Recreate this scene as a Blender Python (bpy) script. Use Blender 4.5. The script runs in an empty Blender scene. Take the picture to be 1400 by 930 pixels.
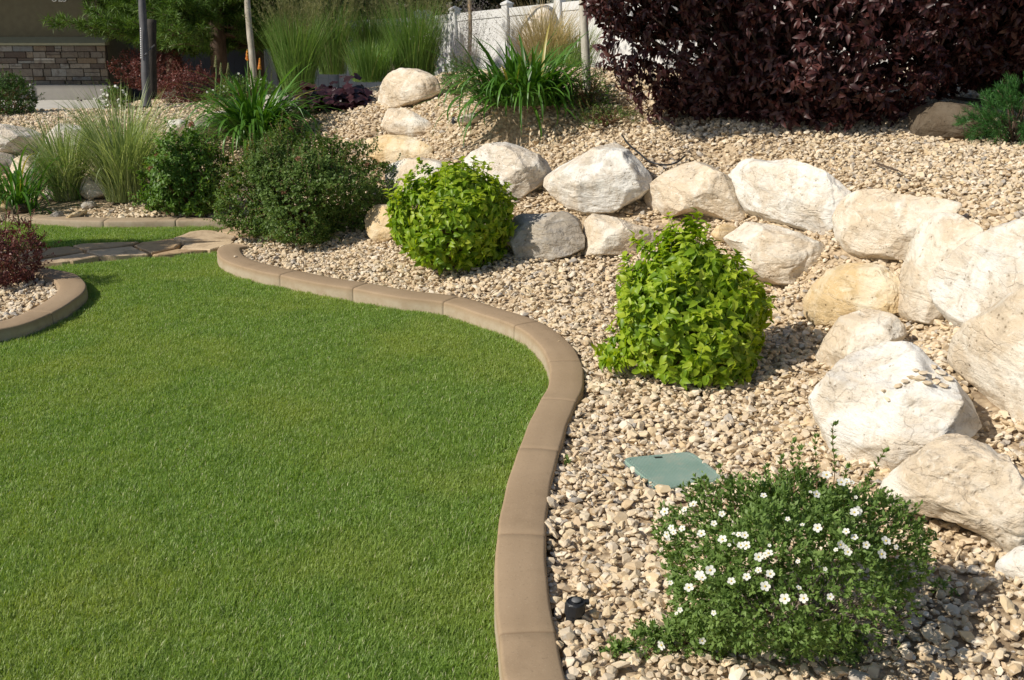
import bpy, math, random
import numpy as np
from mathutils import Vector, noise as mnoise
R = math.radians
rs = np.random.RandomState(7)
random.seed(7)
SC = bpy.context.scene
COL = SC.collection

# ------------------------------------------------------------------ camera, sky, sun, exposure
H0, F, PITCH = 1.65, 1500.0, R(17.2)
cam_d = bpy.data.cameras.new('camera'); cam = bpy.data.objects.new('camera', cam_d); COL.objects.link(cam)
cam.location = (0, 0, H0); cam.rotation_euler = (R(90) - PITCH, 0, 0)
cam_d.sensor_width = 36; cam_d.lens = 36 * F / 1400; cam_d.clip_start = 0.05; cam_d.clip_end = 2000
SC.camera = cam
SUN_EL, SUN_AZ = R(40), R(22)          # azimuth: from the left (-x), turned towards the camera side (-y)
SUN_DIR = np.array([-math.cos(SUN_AZ) * math.cos(SUN_EL), -math.sin(SUN_AZ) * math.cos(SUN_EL), math.sin(SUN_EL)])
W = bpy.data.worlds.new('World'); SC.world = W; W.use_nodes = True
nt = W.node_tree; nt.nodes.clear()
sky = nt.nodes.new('ShaderNodeTexSky'); sky.sky_type = 'NISHITA'; sky.sun_disc = False
sky.sun_elevation = SUN_EL; sky.sun_rotation = math.atan2(SUN_DIR[0], SUN_DIR[1])
bg = nt.nodes.new('ShaderNodeBackground'); bg.inputs['Strength'].default_value = 0.085
wo = nt.nodes.new('ShaderNodeOutputWorld')
nt.links.new(sky.outputs[0], bg.inputs[0]); nt.links.new(bg.outputs[0], wo.inputs[0])
sd = bpy.data.lights.new('sun', 'SUN'); sun = bpy.data.objects.new('sun', sd); COL.objects.link(sun)
sd.energy = 4.6; sd.angle = R(0.53); sd.color = (1.0, 0.93, 0.82)
sun.rotation_euler = Vector(-SUN_DIR).to_track_quat('-Z', 'Y').to_euler(); sun.location = (-6, -3, 8)
SC.view_settings.view_transform = 'Standard'; SC.view_settings.look = 'None'
SC.view_settings.exposure = 0.0; SC.view_settings.gamma = 1.0
try: SC.view_settings.use_curve_mapping = False
except Exception: pass
SC.render.engine = 'CYCLES'
SC.cycles.max_bounces = 6; SC.cycles.transparent_max_bounces = 8
SC.cycles.diffuse_bounces = 3; SC.cycles.glossy_bounces = 2; SC.cycles.transmission_bounces = 3
SC.cycles.use_denoising = True

# ------------------------------------------------------------------ pixel -> world
cp, sp = math.cos(PITCH), math.sin(PITCH)
def ray(px, py):
    u, v = (px - 700) / F, -(py - 465) / F
    return np.array([u, cp + v * sp, -sp + v * cp])
def at(px, py, z):
    d = ray(px, py); t = (z - H0) / d[2]
    return np.array([d[0] * t, d[1] * t, z])
def aty(px, py, Y):
    d = ray(px, py); t = Y / d[1]
    return np.array([d[0] * t, Y, H0 + d[2] * t])
def project(P):
    P = np.asarray(P, float); q = P - np.array([0, 0, H0])
    zc = q[..., 1] * cp - q[..., 2] * sp; v = q[..., 1] * sp + q[..., 2] * cp
    return 700 + F * q[..., 0] / zc, 465 - F * v / zc, zc
def cat(P, n=8):
    """smooth curve through points"""
    P = np.asarray(P, float); out = []
    for i in range(len(P) - 1):
        p0, p1, p2, p3 = P[max(i - 1, 0)], P[i], P[i + 1], P[min(i + 2, len(P) - 1)]
        for k in range(n):
            t = k / n
            out.append(0.5 * (2 * p1 + (p2 - p0) * t + (2 * p0 - 5 * p1 + 4 * p2 - p3) * t * t + (3 * p1 - p0 - 3 * p2 + p3) * t ** 3))
    out.append(P[-1]); return np.array(out)
def inpoly(x, y, poly):
    x = np.asarray(x); y = np.asarray(y); c = np.zeros(x.shape, bool); n = len(poly); j = n - 1
    for i in range(n):
        xi, yi, xj, yj = poly[i][0], poly[i][1], poly[j][0], poly[j][1]
        if yi != yj:
            c ^= ((yi > y) != (yj > y)) & (x < (xj - xi) * (y - yi) / (yj - yi) + xi)
        j = i
    return c

# ------------------------------------------------------------------ object helpers
def tag(o, label=None, cat_=None, group=None, kind=None):
    if label: o['label'] = label
    if cat_: o['category'] = cat_
    if group: o['group'] = group
    if kind: o['kind'] = kind
    return o
def empty(name, loc, label, cat_, group=None):
    o = bpy.data.objects.new(name, None); COL.objects.link(o); o.location = tuple(float(a) for a in loc)
    o.empty_display_size = 0.1
    return tag(o, label, cat_, group)
class Acc:
    def __init__(s): s.V = []; s.F = []; s.C = []; s.M = []; s.n = 0
    def add(s, V, F_, c=0.5, m=0):
        V = np.asarray(V, float).reshape(-1, 3); F_ = np.asarray(F_, int)
        c = np.full(len(V), c, float) if np.isscalar(c) else np.asarray(c, float)
        if F_.shape[1] == 4: F_ = np.concatenate([F_[:, [0, 1, 2]], F_[:, [0, 2, 3]]])
        s.V.append(V); s.F.append(F_ + s.n); s.C.append(c); s.M.append(np.full(len(F_), m)); s.n += len(V); return s
    def build(s, name, mats, parent=None, smooth=True, origin=None, link=True):
        V = np.concatenate(s.V); F_ = np.concatenate(s.F); C = np.concatenate(s.C); M = np.concatenate(s.M)
        if parent is not None: V = V - np.array(parent.matrix_basis.translation if parent.parent is None else (parent.matrix_basis.translation + parent.parent.matrix_basis.translation))
        elif origin is not None: V = V - np.asarray(origin, float)
        me = bpy.data.meshes.new(name)
        me.vertices.add(len(V)); me.vertices.foreach_set('co', V.astype(np.float32).ravel())
        me.loops.add(len(F_) * 3); me.loops.foreach_set('vertex_index', F_.astype(np.int32).ravel())
        me.polygons.add(len(F_)); me.polygons.foreach_set('loop_start', (np.arange(len(F_)) * 3).astype(np.int32))
        try: me.polygons.foreach_set('loop_total', np.full(len(F_), 3, np.int32))
        except Exception: pass
        me.polygons.foreach_set('use_smooth', np.full(len(F_), smooth, bool))
        a = me.attributes.new('rnd', 'FLOAT', 'POINT'); a.data.foreach_set('value', C.astype(np.float32))
        for m in (mats if isinstance(mats, (list, tuple)) else [mats]): me.materials.append(m)
        me.polygons.foreach_set('material_index', M.astype(np.int32))
        me.update(calc_edges=True); me.validate()
        o = bpy.data.objects.new(name, me)
        if link: COL.objects.link(o)
        if parent is not None: o.parent = parent
        elif origin is not None: o.location = tuple(float(a) for a in origin)
        return o
def nrm(a): return a / (np.linalg.norm(a, axis=-1, keepdims=True) + 1e-9)
def box(acc, x0, x1, y0, y1, z0, z1, c=0.5, m=0, bev=0.0):
    if bev <= 0:
        V = [(x, y, z) for x in (x0, x1) for y in (y0, y1) for z in (z0, z1)]
        acc.add(V, [(0, 1, 3, 2), (4, 6, 7, 5), (0, 4, 5, 1), (2, 3, 7, 6), (0, 2, 6, 4), (1, 5, 7, 3)], c, m); return
    b = bev; V = []; idx = {}
    for i, x in enumerate((x0, x1)):
        for j, y in enumerate((y0, y1)):
            for k, z in enumerate((z0, z1)):
                sx, sy, sz = (1, -1)[i], (1, -1)[j], (1, -1)[k]
                idx[(i, j, k)] = len(V)
                V += [(x, y + sy * b, z + sz * b), (x + sx * b, y, z + sz * b), (x + sx * b, y + sy * b, z)]
    Fq = []; Ft = []
    g = lambda i, j, k, a: idx[(i, j, k)] + a
    for i in (0, 1): Fq.append((g(i,0,0,0), g(i,1,0,0), g(i,1,1,0), g(i,0,1,0)))
    for j in (0, 1): Fq.append((g(0,j,0,1), g(1,j,0,1), g(1,j,1,1), g(0,j,1,1)))
    for k in (0, 1): Fq.append((g(0,0,k,2), g(1,0,k,2), g(1,1,k,2), g(0,1,k,2)))
    for a in (0, 1):
        for b_ in (0, 1):
            Fq.append((g(0,a,b_,1), g(1,a,b_,1), g(1,a,b_,2), g(0,a,b_,2)))
            Fq.append((g(a,0,b_,0), g(a,1,b_,0), g(a,1,b_,2), g(a,0,b_,2)))
            Fq.append((g(a,b_,0,0), g(a,b_,1,0), g(a,b_,1,1), g(a,b_,0,1)))
    for i in (0, 1):
        for j in (0, 1):
            for k in (0, 1): Ft.append((g(i,j,k,0), g(i,j,k,1), g(i,j,k,2)))
    n = acc.n; V = np.array(V, float); acc.add(V, Fq, c, m)
    acc.F.append(np.array(Ft) + n); acc.M.append(np.full(len(Ft), m))
def tube(acc, P, rad, sides=6, c=0.5, m=0, cap=True):
    P = np.asarray(P, float); n = len(P)
    rad = np.full(n, rad, float) if np.isscalar(rad) else np.asarray(rad, float)
    T = nrm(np.gradient(P, axis=0)); up = np.array([0, 0, 1.0]) if abs(T[0][2]) < 0.9 else np.array([1.0, 0, 0])
    V = []; a = np.arange(sides) / sides * 2 * math.pi
    u = nrm(np.cross(T[0], up))
    for i in range(n):
        u = nrm(u - T[i] * np.dot(u, T[i])); v = np.cross(T[i], u)
        V.append(P[i] + rad[i] * (np.cos(a)[:, None] * u + np.sin(a)[:, None] * v))
    V = np.concatenate(V); Fq = []
    for i in range(n - 1):
        for k in range(sides):
            k2 = (k + 1) % sides; Fq.append((i*sides+k, i*sides+k2, (i+1)*sides+k2, (i+1)*sides+k))
    base = acc.n; acc.add(V, Fq, c, m)
    if cap:
        acc.add([P[-1] + T[-1] * rad[-1] * 0.2], np.zeros((0, 3), int), c, m)
        tri = [((n-1)*sides+k, (n-1)*sides+(k+1) % sides, len(V)) for k in range(sides)]
        acc.F.append(np.array(tri) + base); acc.M.append(np.full(len(tri), m))

# leaf templates: (u along, v across, w normal), triangles
def tmpl_leaf(fold=0.25, droop=0.25, wide=0.42):
    T = np.array([(0,0,0), (.32,-wide,fold*.5*wide*2), (.32,0,0.02), (.32,wide,fold*.5*wide*2),
                  (.68,-wide*.72,fold*.3*wide*2-droop*.35), (.68,0,-droop*.4), (.68,wide*.72,fold*.3*wide*2-droop*.35), (1,0,-droop)], float)
    Fc = np.array([(0,2,1), (0,3,2), (1,2,5), (1,5,4), (2,3,6), (2,6,5), (4,5,7), (5,6,7)])
    return T, Fc
def tmpl_small(wide=0.25, fold=0.15):
    T = np.array([(0,0,0), (.5,-wide,fold), (.5,wide,fold), (1,0,-.05)], float)
    return T, np.array([(0,2,1), (1,2,3)])
def add_leaves(acc, P, D, N, L, Wd, tmpl, c, m=0):
    """P base, D axis, N normal, L length, Wd width scale"""
    T, Fc = tmpl; D = nrm(D); B = nrm(np.cross(N, D)); N = np.cross(D, B)
    n, k = len(P), len(T)
    V = P[:, None] + (T[None, :, 0, None] * D[:, None] + T[None, :, 2, None] * N[:, None]) * L[:, None, None] \
        + T[None, :, 1, None] * B[:, None] * Wd[:, None, None]
    Fa = (Fc[None] + (np.arange(n) * k)[:, None, None]).reshape(-1, 3)
    acc.add(V.reshape(-1, 3), Fa, np.repeat(c, k), m)
def add_blades(acc, P, az, a0, a1, L, Wd, c, nseg=6, power=1.3, m=0, twist=0.0, fold=0.0):
    """ribbons; az azimuth, a0 start angle from vertical, a1 added bend"""
    n = len(P); s = np.linspace(0, 1, nseg + 1)
    ang = a0[:, None] + a1[:, None] * s[None] ** power
    mid = 0.5 * (ang[:, 1:] + ang[:, :-1]); ds = L[:, None] / nseg
    h = np.concatenate([np.zeros((n, 1)), np.cumsum(np.sin(mid) * ds, 1)], 1)
    z = np.concatenate([np.zeros((n, 1)), np.cumsum(np.cos(mid) * ds, 1)], 1)
    dx, dy = np.cos(az), np.sin(az)
    C = np.stack([P[:, 0:1] + h * dx[:, None], P[:, 1:2] + h * dy[:, None], P[:, 2:3] + z], -1)
    tw = twist if not np.isscalar(twist) else np.full(n, twist)
    ta = az[:, None] + math.pi / 2 + tw[:, None] * s[None]
    S = np.stack([np.cos(ta), np.sin(ta), np.zeros_like(ta)], -1)
    w = Wd[:, None] * np.clip(np.minimum(0.55 + 1.2 * s, 1.0) * (1 - s ** 3.0) ** 0.7, 0.04, 1)[None] * 0.5
    if fold > 0:
        Lf, Rt = C - S * w[..., None], C + S * w[..., None]
        nv = np.stack([-np.cos(ang) * dx[:, None], -np.cos(ang) * dy[:, None], np.sin(ang)], -1)
        Lf = Lf + nv * w[..., None] * fold; Rt = Rt + nv * w[..., None] * fold
        V = np.stack([Lf, C, Rt], 2).reshape(n, -1, 3); f = []
        for i in range(nseg):
            a = 3 * i; f += [(a, a+1, a+4, a+3), (a+1, a+2, a+5, a+4)]
        k = 3 * (nseg + 1)
    else:
        V = np.stack([C - S * w[..., None], C + S * w[..., None]], 2).reshape(n, -1, 3); f = []
        for i in range(nseg):
            a = 2 * i; f.append((a, a+1, a+3, a+2))
        k = 2 * (nseg + 1)
    f = np.array(f); Fa = (f[None] + (np.arange(n) * k)[:, None, None]).reshape(-1, 4)
    acc.add(V.reshape(-1, 3), Fa, np.repeat(c, k), m)
    return C[:, -1]

# ------------------------------------------------------------------ materials
def newmat(name):
    m = bpy.data.materials.new(name); m.use_nodes = True; t = m.node_tree; t.nodes.clear()
    out = t.nodes.new('ShaderNodeOutputMaterial'); b = t.nodes.new('ShaderNodeBsdfPrincipled')
    t.links.new(b.outputs[0], out.inputs[0]); return m, t, b, out
def ramp(t, fac, stops, interp='LINEAR'):
    r = t.nodes.new('ShaderNodeValToRGB'); r.color_ramp.interpolation = interp
    e = r.color_ramp.elements
    while len(e) > 1: e.remove(e[-1])
    e[0].position = stops[0][0]; e[0].color = (*stops[0][1], 1)
    for p, c in stops[1:]:
        q = e.new(p); q.color = (*c, 1)
    t.links.new(fac, r.inputs[0]); return r.outputs[0]
def noise_n(t, scale, detail=4, rough=0.55, vec=None, dist=0.0):
    n = t.nodes.new('ShaderNodeTexNoise'); n.inputs['Scale'].default_value = scale
    n.inputs['Detail'].default_value = detail; n.inputs['Roughness'].default_value = rough; n.inputs['Distortion'].default_value = dist
    if vec is not None: t.links.new(vec, n.inputs['Vector'])
    return n.outputs['Fac']
def mix(t, a, b, fac, mode='MIX'):
    n = t.nodes.new('ShaderNodeMix'); n.data_type = 'RGBA'; n.blend_type = mode
    for i, v in ((6, a), (7, b)):
        if hasattr(v, 'links'): t.links.new(v, n.inputs[i])
        else: n.inputs[i].default_value = (*v, 1)
    if hasattr(fac, 'links'): t.links.new(fac, n.inputs[0])
    else: n.inputs[0].default_value = fac
    return n.outputs[2]
def mathn(t, op, a, b=0.0, c=None):
    n = t.nodes.new('ShaderNodeMath'); n.operation = op
    for i, v in enumerate((a, b) if c is None else (a, b, c)):
        if hasattr(v, 'links'): t.links.new(v, n.inputs[i])
        else: n.inputs[i].default_value = v
    return n.outputs[0]
def maprange(t, v, a, b, c=0.0, d=1.0):
    n = t.nodes.new('ShaderNodeMapRange'); t.links.new(v, n.inputs[0])
    for i, x in enumerate((a, b, c, d)): n.inputs[i + 1].default_value = x
    return n.outputs[0]
def bump(t, b, h, strength=0.5, dist=0.01, prev=None):
    n = t.nodes.new('ShaderNodeBump'); n.inputs['Strength'].default_value = strength; n.inputs['Distance'].default_value = dist
    t.links.new(h, n.inputs['Height'])
    if prev is not None: t.links.new(prev, n.inputs['Normal'])
    t.links.new(n.outputs[0], b.inputs['Normal']); return n.outputs[0]
def objvec(t): return t.nodes.new('ShaderNodeTexCoord').outputs['Object']
def posvec(t): return t.nodes.new('ShaderNodeNewGeometry').outputs['Position']
def attr(t, name='rnd'):
    a = t.nodes.new('ShaderNodeAttribute'); a.attribute_name = name; return a.outputs['Fac']
def mat_leaf(name, stops, transl=0.35, rough=0.5, spec=0.35, tcol=None, patch=None):
    m, t, b, out = newmat(name)
    col = ramp(t, attr(t), stops)
    if patch:
        col = mix(t, col, patch[0], maprange(t, noise_n(t, patch[1], 2, .5, posvec(t)), .45, .65, 0, patch[2]))
        col = mix(t, col, tuple(c * f for c, f in zip(patch[0], (.42, .62, .5))), maprange(t, noise_n(t, patch[1] * 5.5, 3, .6, posvec(t)), .5, .72, 0, .5))
    t.links.new(col, b.inputs['Base Color']); b.inputs['Roughness'].default_value = rough
    b.inputs['Specular IOR Level'].default_value = spec
    if transl > 0:
        tr = t.nodes.new('ShaderNodeBsdfTranslucent'); ms = t.nodes.new('ShaderNodeMixShader'); ms.inputs[0].default_value = transl
        tc = mix(t, col, tcol if tcol else (1.0, 1.0, 0.25), 1.0, 'MULTIPLY')
        br = t.nodes.new('ShaderNodeHueSaturation'); br.inputs['Value'].default_value = 1.5; t.links.new(tc, br.inputs['Color'])
        t.links.new(br.outputs[0], tr.inputs[0]); t.links.new(b.outputs[0], ms.inputs[1]); t.links.new(tr.outputs[0], ms.inputs[2])
        t.links.new(ms.outputs[0], out.inputs[0])
    return m
def mat_plain(name, col, rough=0.6, var=0.15, scale=20, bumps=0.2, bscale=60, bdist=0.003, metal=0.0, spec=0.4):
    m, t, b, out = newmat(name); v = objvec(t)
    n = noise_n(t, scale, 5, .6, v)
    lo = tuple(c * (1 - var) for c in col); hi = tuple(min(1, c * (1 + var)) for c in col)
    t.links.new(ramp(t, n, [(.3, lo), (.7, hi)]), b.inputs['Base Color'])
    b.inputs['Roughness'].default_value = rough; b.inputs['Metallic'].default_value = metal; b.inputs['Specular IOR Level'].default_value = spec
    if bumps: bump(t, b, noise_n(t, bscale, 4, .6, v), bumps, bdist)
    return m
def mat_bark(name, c1, c2, scale=30):
    m, t, b, out = newmat(name); v = objvec(t)
    mp = t.nodes.new('ShaderNodeMapping'); mp.inputs['Scale'].default_value = (1, 1, .25); t.links.new(v, mp.inputs[0])
    n = noise_n(t, scale, 6, .65, mp.outputs[0], .6)
    t.links.new(ramp(t, n, [(.35, c1), (.62, c2)]), b.inputs['Base Color']); b.inputs['Roughness'].default_value = .85
    bump(t, b, n, .6, .006); return m
def mat_boulder(name, white, tan, grey, tanamt=.5, seed=0.0, streak=0.4):
    m, t, b, out = newmat(name); tc = objvec(t)
    oi = t.nodes.new('ShaderNodeObjectInfo'); ad = t.nodes.new('ShaderNodeVectorMath'); ad.operation = 'ADD'
    cb = t.nodes.new('ShaderNodeCombineXYZ'); mm = mathn(t, 'MULTIPLY', oi.outputs['Random'], 40.0)
    for i in range(3): t.links.new(mm, cb.inputs[i])
    t.links.new(tc, ad.inputs[0]); t.links.new(cb.outputs[0], ad.inputs[1]); v = ad.outputs[0]
    mp = t.nodes.new('ShaderNodeMapping'); mp.inputs['Rotation'].default_value = (.4, .5, .9 + seed); mp.inputs['Scale'].default_value = (1, 1, 3.2); t.links.new(v, mp.inputs[0])
    big = noise_n(t, 3.2, 5, .6, v, .7); st = noise_n(t, 5, 7, .65, mp.outputs[0], 1.2); fine = noise_n(t, 45, 6, .7, v)
    mid = noise_n(t, 13, 6, .65, v, .5)
    col = mix(t, white, tan, maprange(t, big, .5 - tanamt * .2, .60 - tanamt * .1))
    col = mix(t, col, grey, maprange(t, st, .50, .72, 0, streak + .15))
    col = mix(t, col, tuple(c * .74 for c in tan), maprange(t, mid, .52, .68, 0, .85))
    col = mix(t, col, tuple(min(1, c * 1.1) for c in white), maprange(t, st, .42, .3, 0, .7))
    col = mix(t, col, tuple(min(1, c * 1.12) for c in white), maprange(t, noise_n(t, 30, 5, .7, v, .4), .56, .7, 0, .6))
    # pits and lichen specks
    vo = t.nodes.new('ShaderNodeTexVoronoi'); vo.inputs['Scale'].default_value = 42; t.links.new(v, vo.inputs['Vector'])
    spk = mathn(t, 'MULTIPLY', maprange(t, vo.outputs['Distance'], .26, .1), maprange(t, mid, .48, .62))
    col = mix(t, col, (tan[0]*.36, tan[1]*.32, tan[2]*.26), mathn(t, 'MULTIPLY', spk, .8))
    cr = t.nodes.new('ShaderNodeTexVoronoi'); cr.feature = 'DISTANCE_TO_EDGE'; cr.inputs['Scale'].default_value = 3.3
    dv = t.nodes.new('ShaderNodeVectorMath'); dv.operation = 'MULTIPLY_ADD'
    nz = t.nodes.new('ShaderNodeTexNoise'); nz.inputs['Scale'].default_value = 7; nz.inputs['Detail'].default_value = 5; t.links.new(v, nz.inputs['Vector'])
    t.links.new(nz.outputs['Color'], dv.inputs[0]); dv.inputs[1].default_value = (.5, .5, .5); t.links.new(mp.outputs[0], dv.inputs[2]); t.links.new(dv.outputs[0], cr.inputs['Vector'])
    crack = mathn(t, 'MULTIPLY', maprange(t, cr.outputs['Distance'], 0.0, .035, 1, 0), maprange(t, big, .42, .6))
    col = mix(t, col, (tan[0]*.4, tan[1]*.34, tan[2]*.27), mathn(t, 'MULTIPLY', crack, .3))
    t.links.new(col, b.inputs['Base Color']); b.inputs['Roughness'].default_value = .88; b.inputs['Specular IOR Level'].default_value = .2
    h = mathn(t, 'ADD', mathn(t, 'MULTIPLY', st, 1.3), mathn(t, 'MULTIPLY', mid, .7))
    p = bump(t, b, h, .5, .03)
    h2 = mathn(t, 'SUBTRACT', mathn(t, 'SUBTRACT', fine, mathn(t, 'MULTIPLY', spk, .5)), mathn(t, 'MULTIPLY', crack, .35))
    bump(t, b, h2, .7, .012, p)
    return m

M = {}
WH, TN, GR = (.82, .765, .66), (.68, .56, .41), (.60, .57, .50)
M['b_white'] = mat_boulder('boulder_white', (.83, .80, .73), (.69, .60, .48), (.60, .585, .55), .3, 0, .55)
M['b_cream'] = mat_boulder('boulder_cream', WH, TN, GR, .55, 1.0, .3)
M['b_tan'] = mat_boulder('boulder_tan', (.80, .70, .52), (.68, .50, .27), (.78, .71, .57), .9, 2.0, .3)
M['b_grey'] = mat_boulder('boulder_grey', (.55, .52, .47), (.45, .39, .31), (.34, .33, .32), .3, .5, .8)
M['b_brown_shaded'] = mat_boulder('boulder_brown_shaded', (.15, .12, .085), (.12, .09, .06), (.12, .105, .085), .6, .5, .4)  # true brown of one stone; tree shade put into the other's colour
# gravel
m, t, b, out = newmat('gravel_stone'); oi = t.nodes.new('ShaderNodeObjectInfo')
col = ramp(t, oi.outputs['Random'], [(0, (.62, .49, .31)), (.14, (.74, .62, .45)), (.28, (.54, .40, .24)), (.42, (.72, .60, .43)), (.52, (.66, .51, .31)),
     (.62, (.60, .49, .35)), (.74, (.80, .71, .57)), (.84, (.56, .42, .27)), (.92, (.70, .58, .42)), (.965, (.44, .39, .33)), (1, (.36, .33, .29))])
v = posvec(t)
col = mix(t, col, (.60, .46, .28), maprange(t, noise_n(t, 38, 4, .65, v), .5, .72, 0, .55))
col = mix(t, col, (.80, .74, .63), maprange(t, noise_n(t, 60, 3, .6, v), .58, .72, 0, .6))
t.links.new(col, b.inputs['Base Color']); b.inputs['Roughness'].default_value = .85; b.inputs['Specular IOR Level'].default_value = .25
bump(t, b, noise_n(t, 170, 4, .6, v), .35, .003); M['gravel'] = m
# ground under everything
m, t, b, out = newmat('ground_soil'); v = posvec(t)
vo = t.nodes.new('ShaderNodeTexVoronoi'); vo.inputs['Scale'].default_value = 45; t.links.new(v, vo.inputs['Vector'])
gcol = ramp(t, vo.outputs['Distance'], [(.0, (.58, .46, .31)), (.45, (.50, .39, .26)), (.8, (.30, .22, .14))])
scol = ramp(t, noise_n(t, 14, 6, .65, v), [(.35, (.11, .075, .045)), (.65, (.23, .17, .11))])
lcol = ramp(t, noise_n(t, 60, 4, .6, v), [(.35, (.07, .12, .025)), (.65, (.12, .17, .045))])
col = mix(t, gcol, scol, maprange(t, noise_n(t, 1.3, 4, .6, v), .56, .66, 0, .6))
zone = attr(t)          # 0 = gravel beds, 1 = lawn soil, .5 = bare soil
col = mix(t, col, scol, maprange(t, zone, .2, .4)); col = mix(t, col, lcol, maprange(t, zone, .7, .9))
t.links.new(col, b.inputs['Base Color']); b.inputs['Roughness'].default_value = .95; b.inputs['Specular IOR Level'].default_value = .1
bump(t, b, mathn(t, 'ADD', noise_n(t, 40, 5, .7, v), vo.outputs['Distance']), .6, .012); M['ground'] = m
# grass
M['grass'] = mat_leaf('grass_blade', [(0, (.135, .24, .035)), (.45, (.25, .385, .068)), (.8, (.36, .49, .14)), (.93, (.50, .58, .27)), (1, (.70, .66, .44))], .34, .45, .4,
                      tcol=(1, 1, .3), patch=((.38, .44, .10), 1.3, .55))
# curb
m, t, b, out = newmat('stained_concrete'); v = posvec(t)
n1 = noise_n(t, 2.2, 5, .6, v); n2 = noise_n(t, 160, 3, .7, v)
col = ramp(t, n1, [(.3, (.315, .225, .138)), (.7, (.385, .28, .178))])
col = mix(t, col, (.21, .145, .085), maprange(t, noise_n(t, 5, 7, .7, v), .54, .74, 0, .45))
col = mix(t, col, (.50, .40, .28), maprange(t, n2, .58, .72, 0, .4))
col = mix(t, col, (.22, .16, .10), maprange(t, noise_n(t, 110, 2, .6, v), .62, .72, 0, .5))
sep = t.nodes.new('ShaderNodeSeparateXYZ'); t.links.new(v, sep.inputs[0])
low = mathn(t, 'MULTIPLY', maprange(t, sep.outputs[2], .068, .042), maprange(t, noise_n(t, 12, 5, .7, v), .35, .6, .4, 1))
col = mix(t, col, (.50, .42, .31), mathn(t, 'MULTIPLY', low, .8))
col = mix(t, col, (.13, .09, .055), maprange(t, attr(t), .6, .95, 0, .5))
t.links.new(col, b.inputs['Base Color']); b.inputs['Roughness'].default_value = .8; b.inputs['Specular IOR Level'].default_value = .25
p = bump(t, b, noise_n(t, 9, 5, .6, v), .2, .01); bump(t, b, n2, .25, .002, p); M['curb'] = m
# flagstone
m, t, b, out = newmat('flagstone'); v = posvec(t)
c0 = ramp(t, attr(t), [(0, (.52, .38, .23)), (.3, (.62, .47, .30)), (.6, (.44, .33, .21)), (.8, (.56, .36, .17)), (1, (.36, .25, .14))])
col = mix(t, c0, (.24, .15, .075), maprange(t, noise_n(t, 9, 6, .7, v, .8), .5, .68, 0, .7))
t.links.new(col, b.inputs['Base Color']); b.inputs['Roughness'].default_value = .7
bump(t, b, noise_n(t, 22, 6, .65, v, .5), .5, .012); M['flag'] = m
M['drive'] = mat_plain('driveway_concrete', (.52, .50, .46), .8, .08, 4, .2, 80)
M['lime'] = mat_leaf('lime_leaf', [(0, (.10, .19, .012)), (.35, (.20, .33, .02)), (.7, (.36, .47, .035)), (.93, (.50, .57, .07)), (1, (.50, .46, .12))], .38, .42, .35, (1, 1, .2))
M['spirea'] = mat_leaf('spirea_leaf', [(0, (.06, .11, .022)), (.5, (.11, .185, .038)), (.8, (.165, .245, .06)), (.9, (.23, .16, .08)), (1, (.27, .17, .11))], .28, .5, .3, (1, 1, .4))
M['weigela'] = mat_leaf('green_bush_leaf', [(0, (.07, .14, .02)), (.6, (.12, .235, .035)), (.88, (.18, .28, .05)), (1, (.34, .15, .06))], .3, .45, .35, (1, 1, .4))
M['potent'] = mat_leaf('potentilla_leaf', [(0, (.08, .15, .03)), (.5, (.165, .26, .065)), (.9, (.24, .34, .10)), (1, (.31, .40, .14))], .3, .5, .3, (1, 1, .4))
M['boxw'] = mat_leaf('dark_green_leaf', [(0, (.04, .085, .02)), (.7, (.075, .15, .03)), (1, (.11, .2, .045))], .25, .45, .35, (1, 1, .4))
M['purple'] = mat_leaf('purple_leaf', [(0, (.032, .012, .012)), (.5, (.062, .020, .019)), (.85, (.10, .032, .027)), (.95, (.12, .075, .05)), (1, (.07, .10, .035))], 0.14, .46, .45, (1, .35, .25))
M['barb'] = mat_leaf('barberry_leaf', [(0, (.08, .026, .024)), (.5, (.15, .052, .044)), (.85, (.23, .09, .07)), (1, (.28, .20, .12))], .2, .45, .4, (1, .4, .3))
M['heuch'] = mat_leaf('heuchera_leaf', [(0, (.022, .009, .012)), (.6, (.042, .014, .018)), (1, (.07, .024, .028))], .12, .35, .5, (1, .3, .3))
M['vgrass'] = mat_leaf('pale_grass_blade', [(0, (.17, .24, .08)), (.5, (.30, .38, .16)), (.85, (.48, .54, .30)), (1, (.64, .60, .40))], .3, .45, .3, (1, 1, .5))
M['reed'] = mat_leaf('reed_grass_blade', [(0, (.08, .17, .035)), (.5, (.155, .28, .06)), (.85, (.24, .36, .10)), (1, (.36, .36, .17))], .3, .5, .3, (1, 1, .5))
M['plume'] = mat_leaf('grass_plume', [(0, (.14, .17, .065)), (.6, (.21, .22, .10)), (1, (.29, .27, .15))], .35, .7, .1, (1, .95, .7))
M['blonde'] = mat_leaf('blonde_grass', [(0, (.36, .32, .15)), (.6, (.52, .44, .26)), (1, (.68, .58, .42))], .35, .6, .2, (1, .9, .6))
M['lily'] = mat_leaf('daylily_blade', [(0, (.045, .12, .014)), (.5, (.075, .19, .024)), (.9, (.12, .26, .04)), (1, (.42, .36, .10))], .28, .38, .4, (1, 1, .35))
M['pine'] = mat_leaf('pine_needle', [(0, (.06, .12, .022)), (.6, (.10, .19, .032)), (1, (.16, .25, .05))], .2, .5, .3, (1, 1, .4))
M['mugo'] = mat_leaf('mugo_needle', [(0, (.025, .085, .02)), (.6, (.045, .14, .03)), (1, (.08, .20, .045))], .2, .45, .3, (1, 1, .4))
M['darktree'] = mat_leaf('background_leaf', [(0, (.018, .032, .010)), (.6, (.035, .055, .016)), (1, (.06, .085, .026))], .2, .5, .3, (1, 1, .4))
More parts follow.
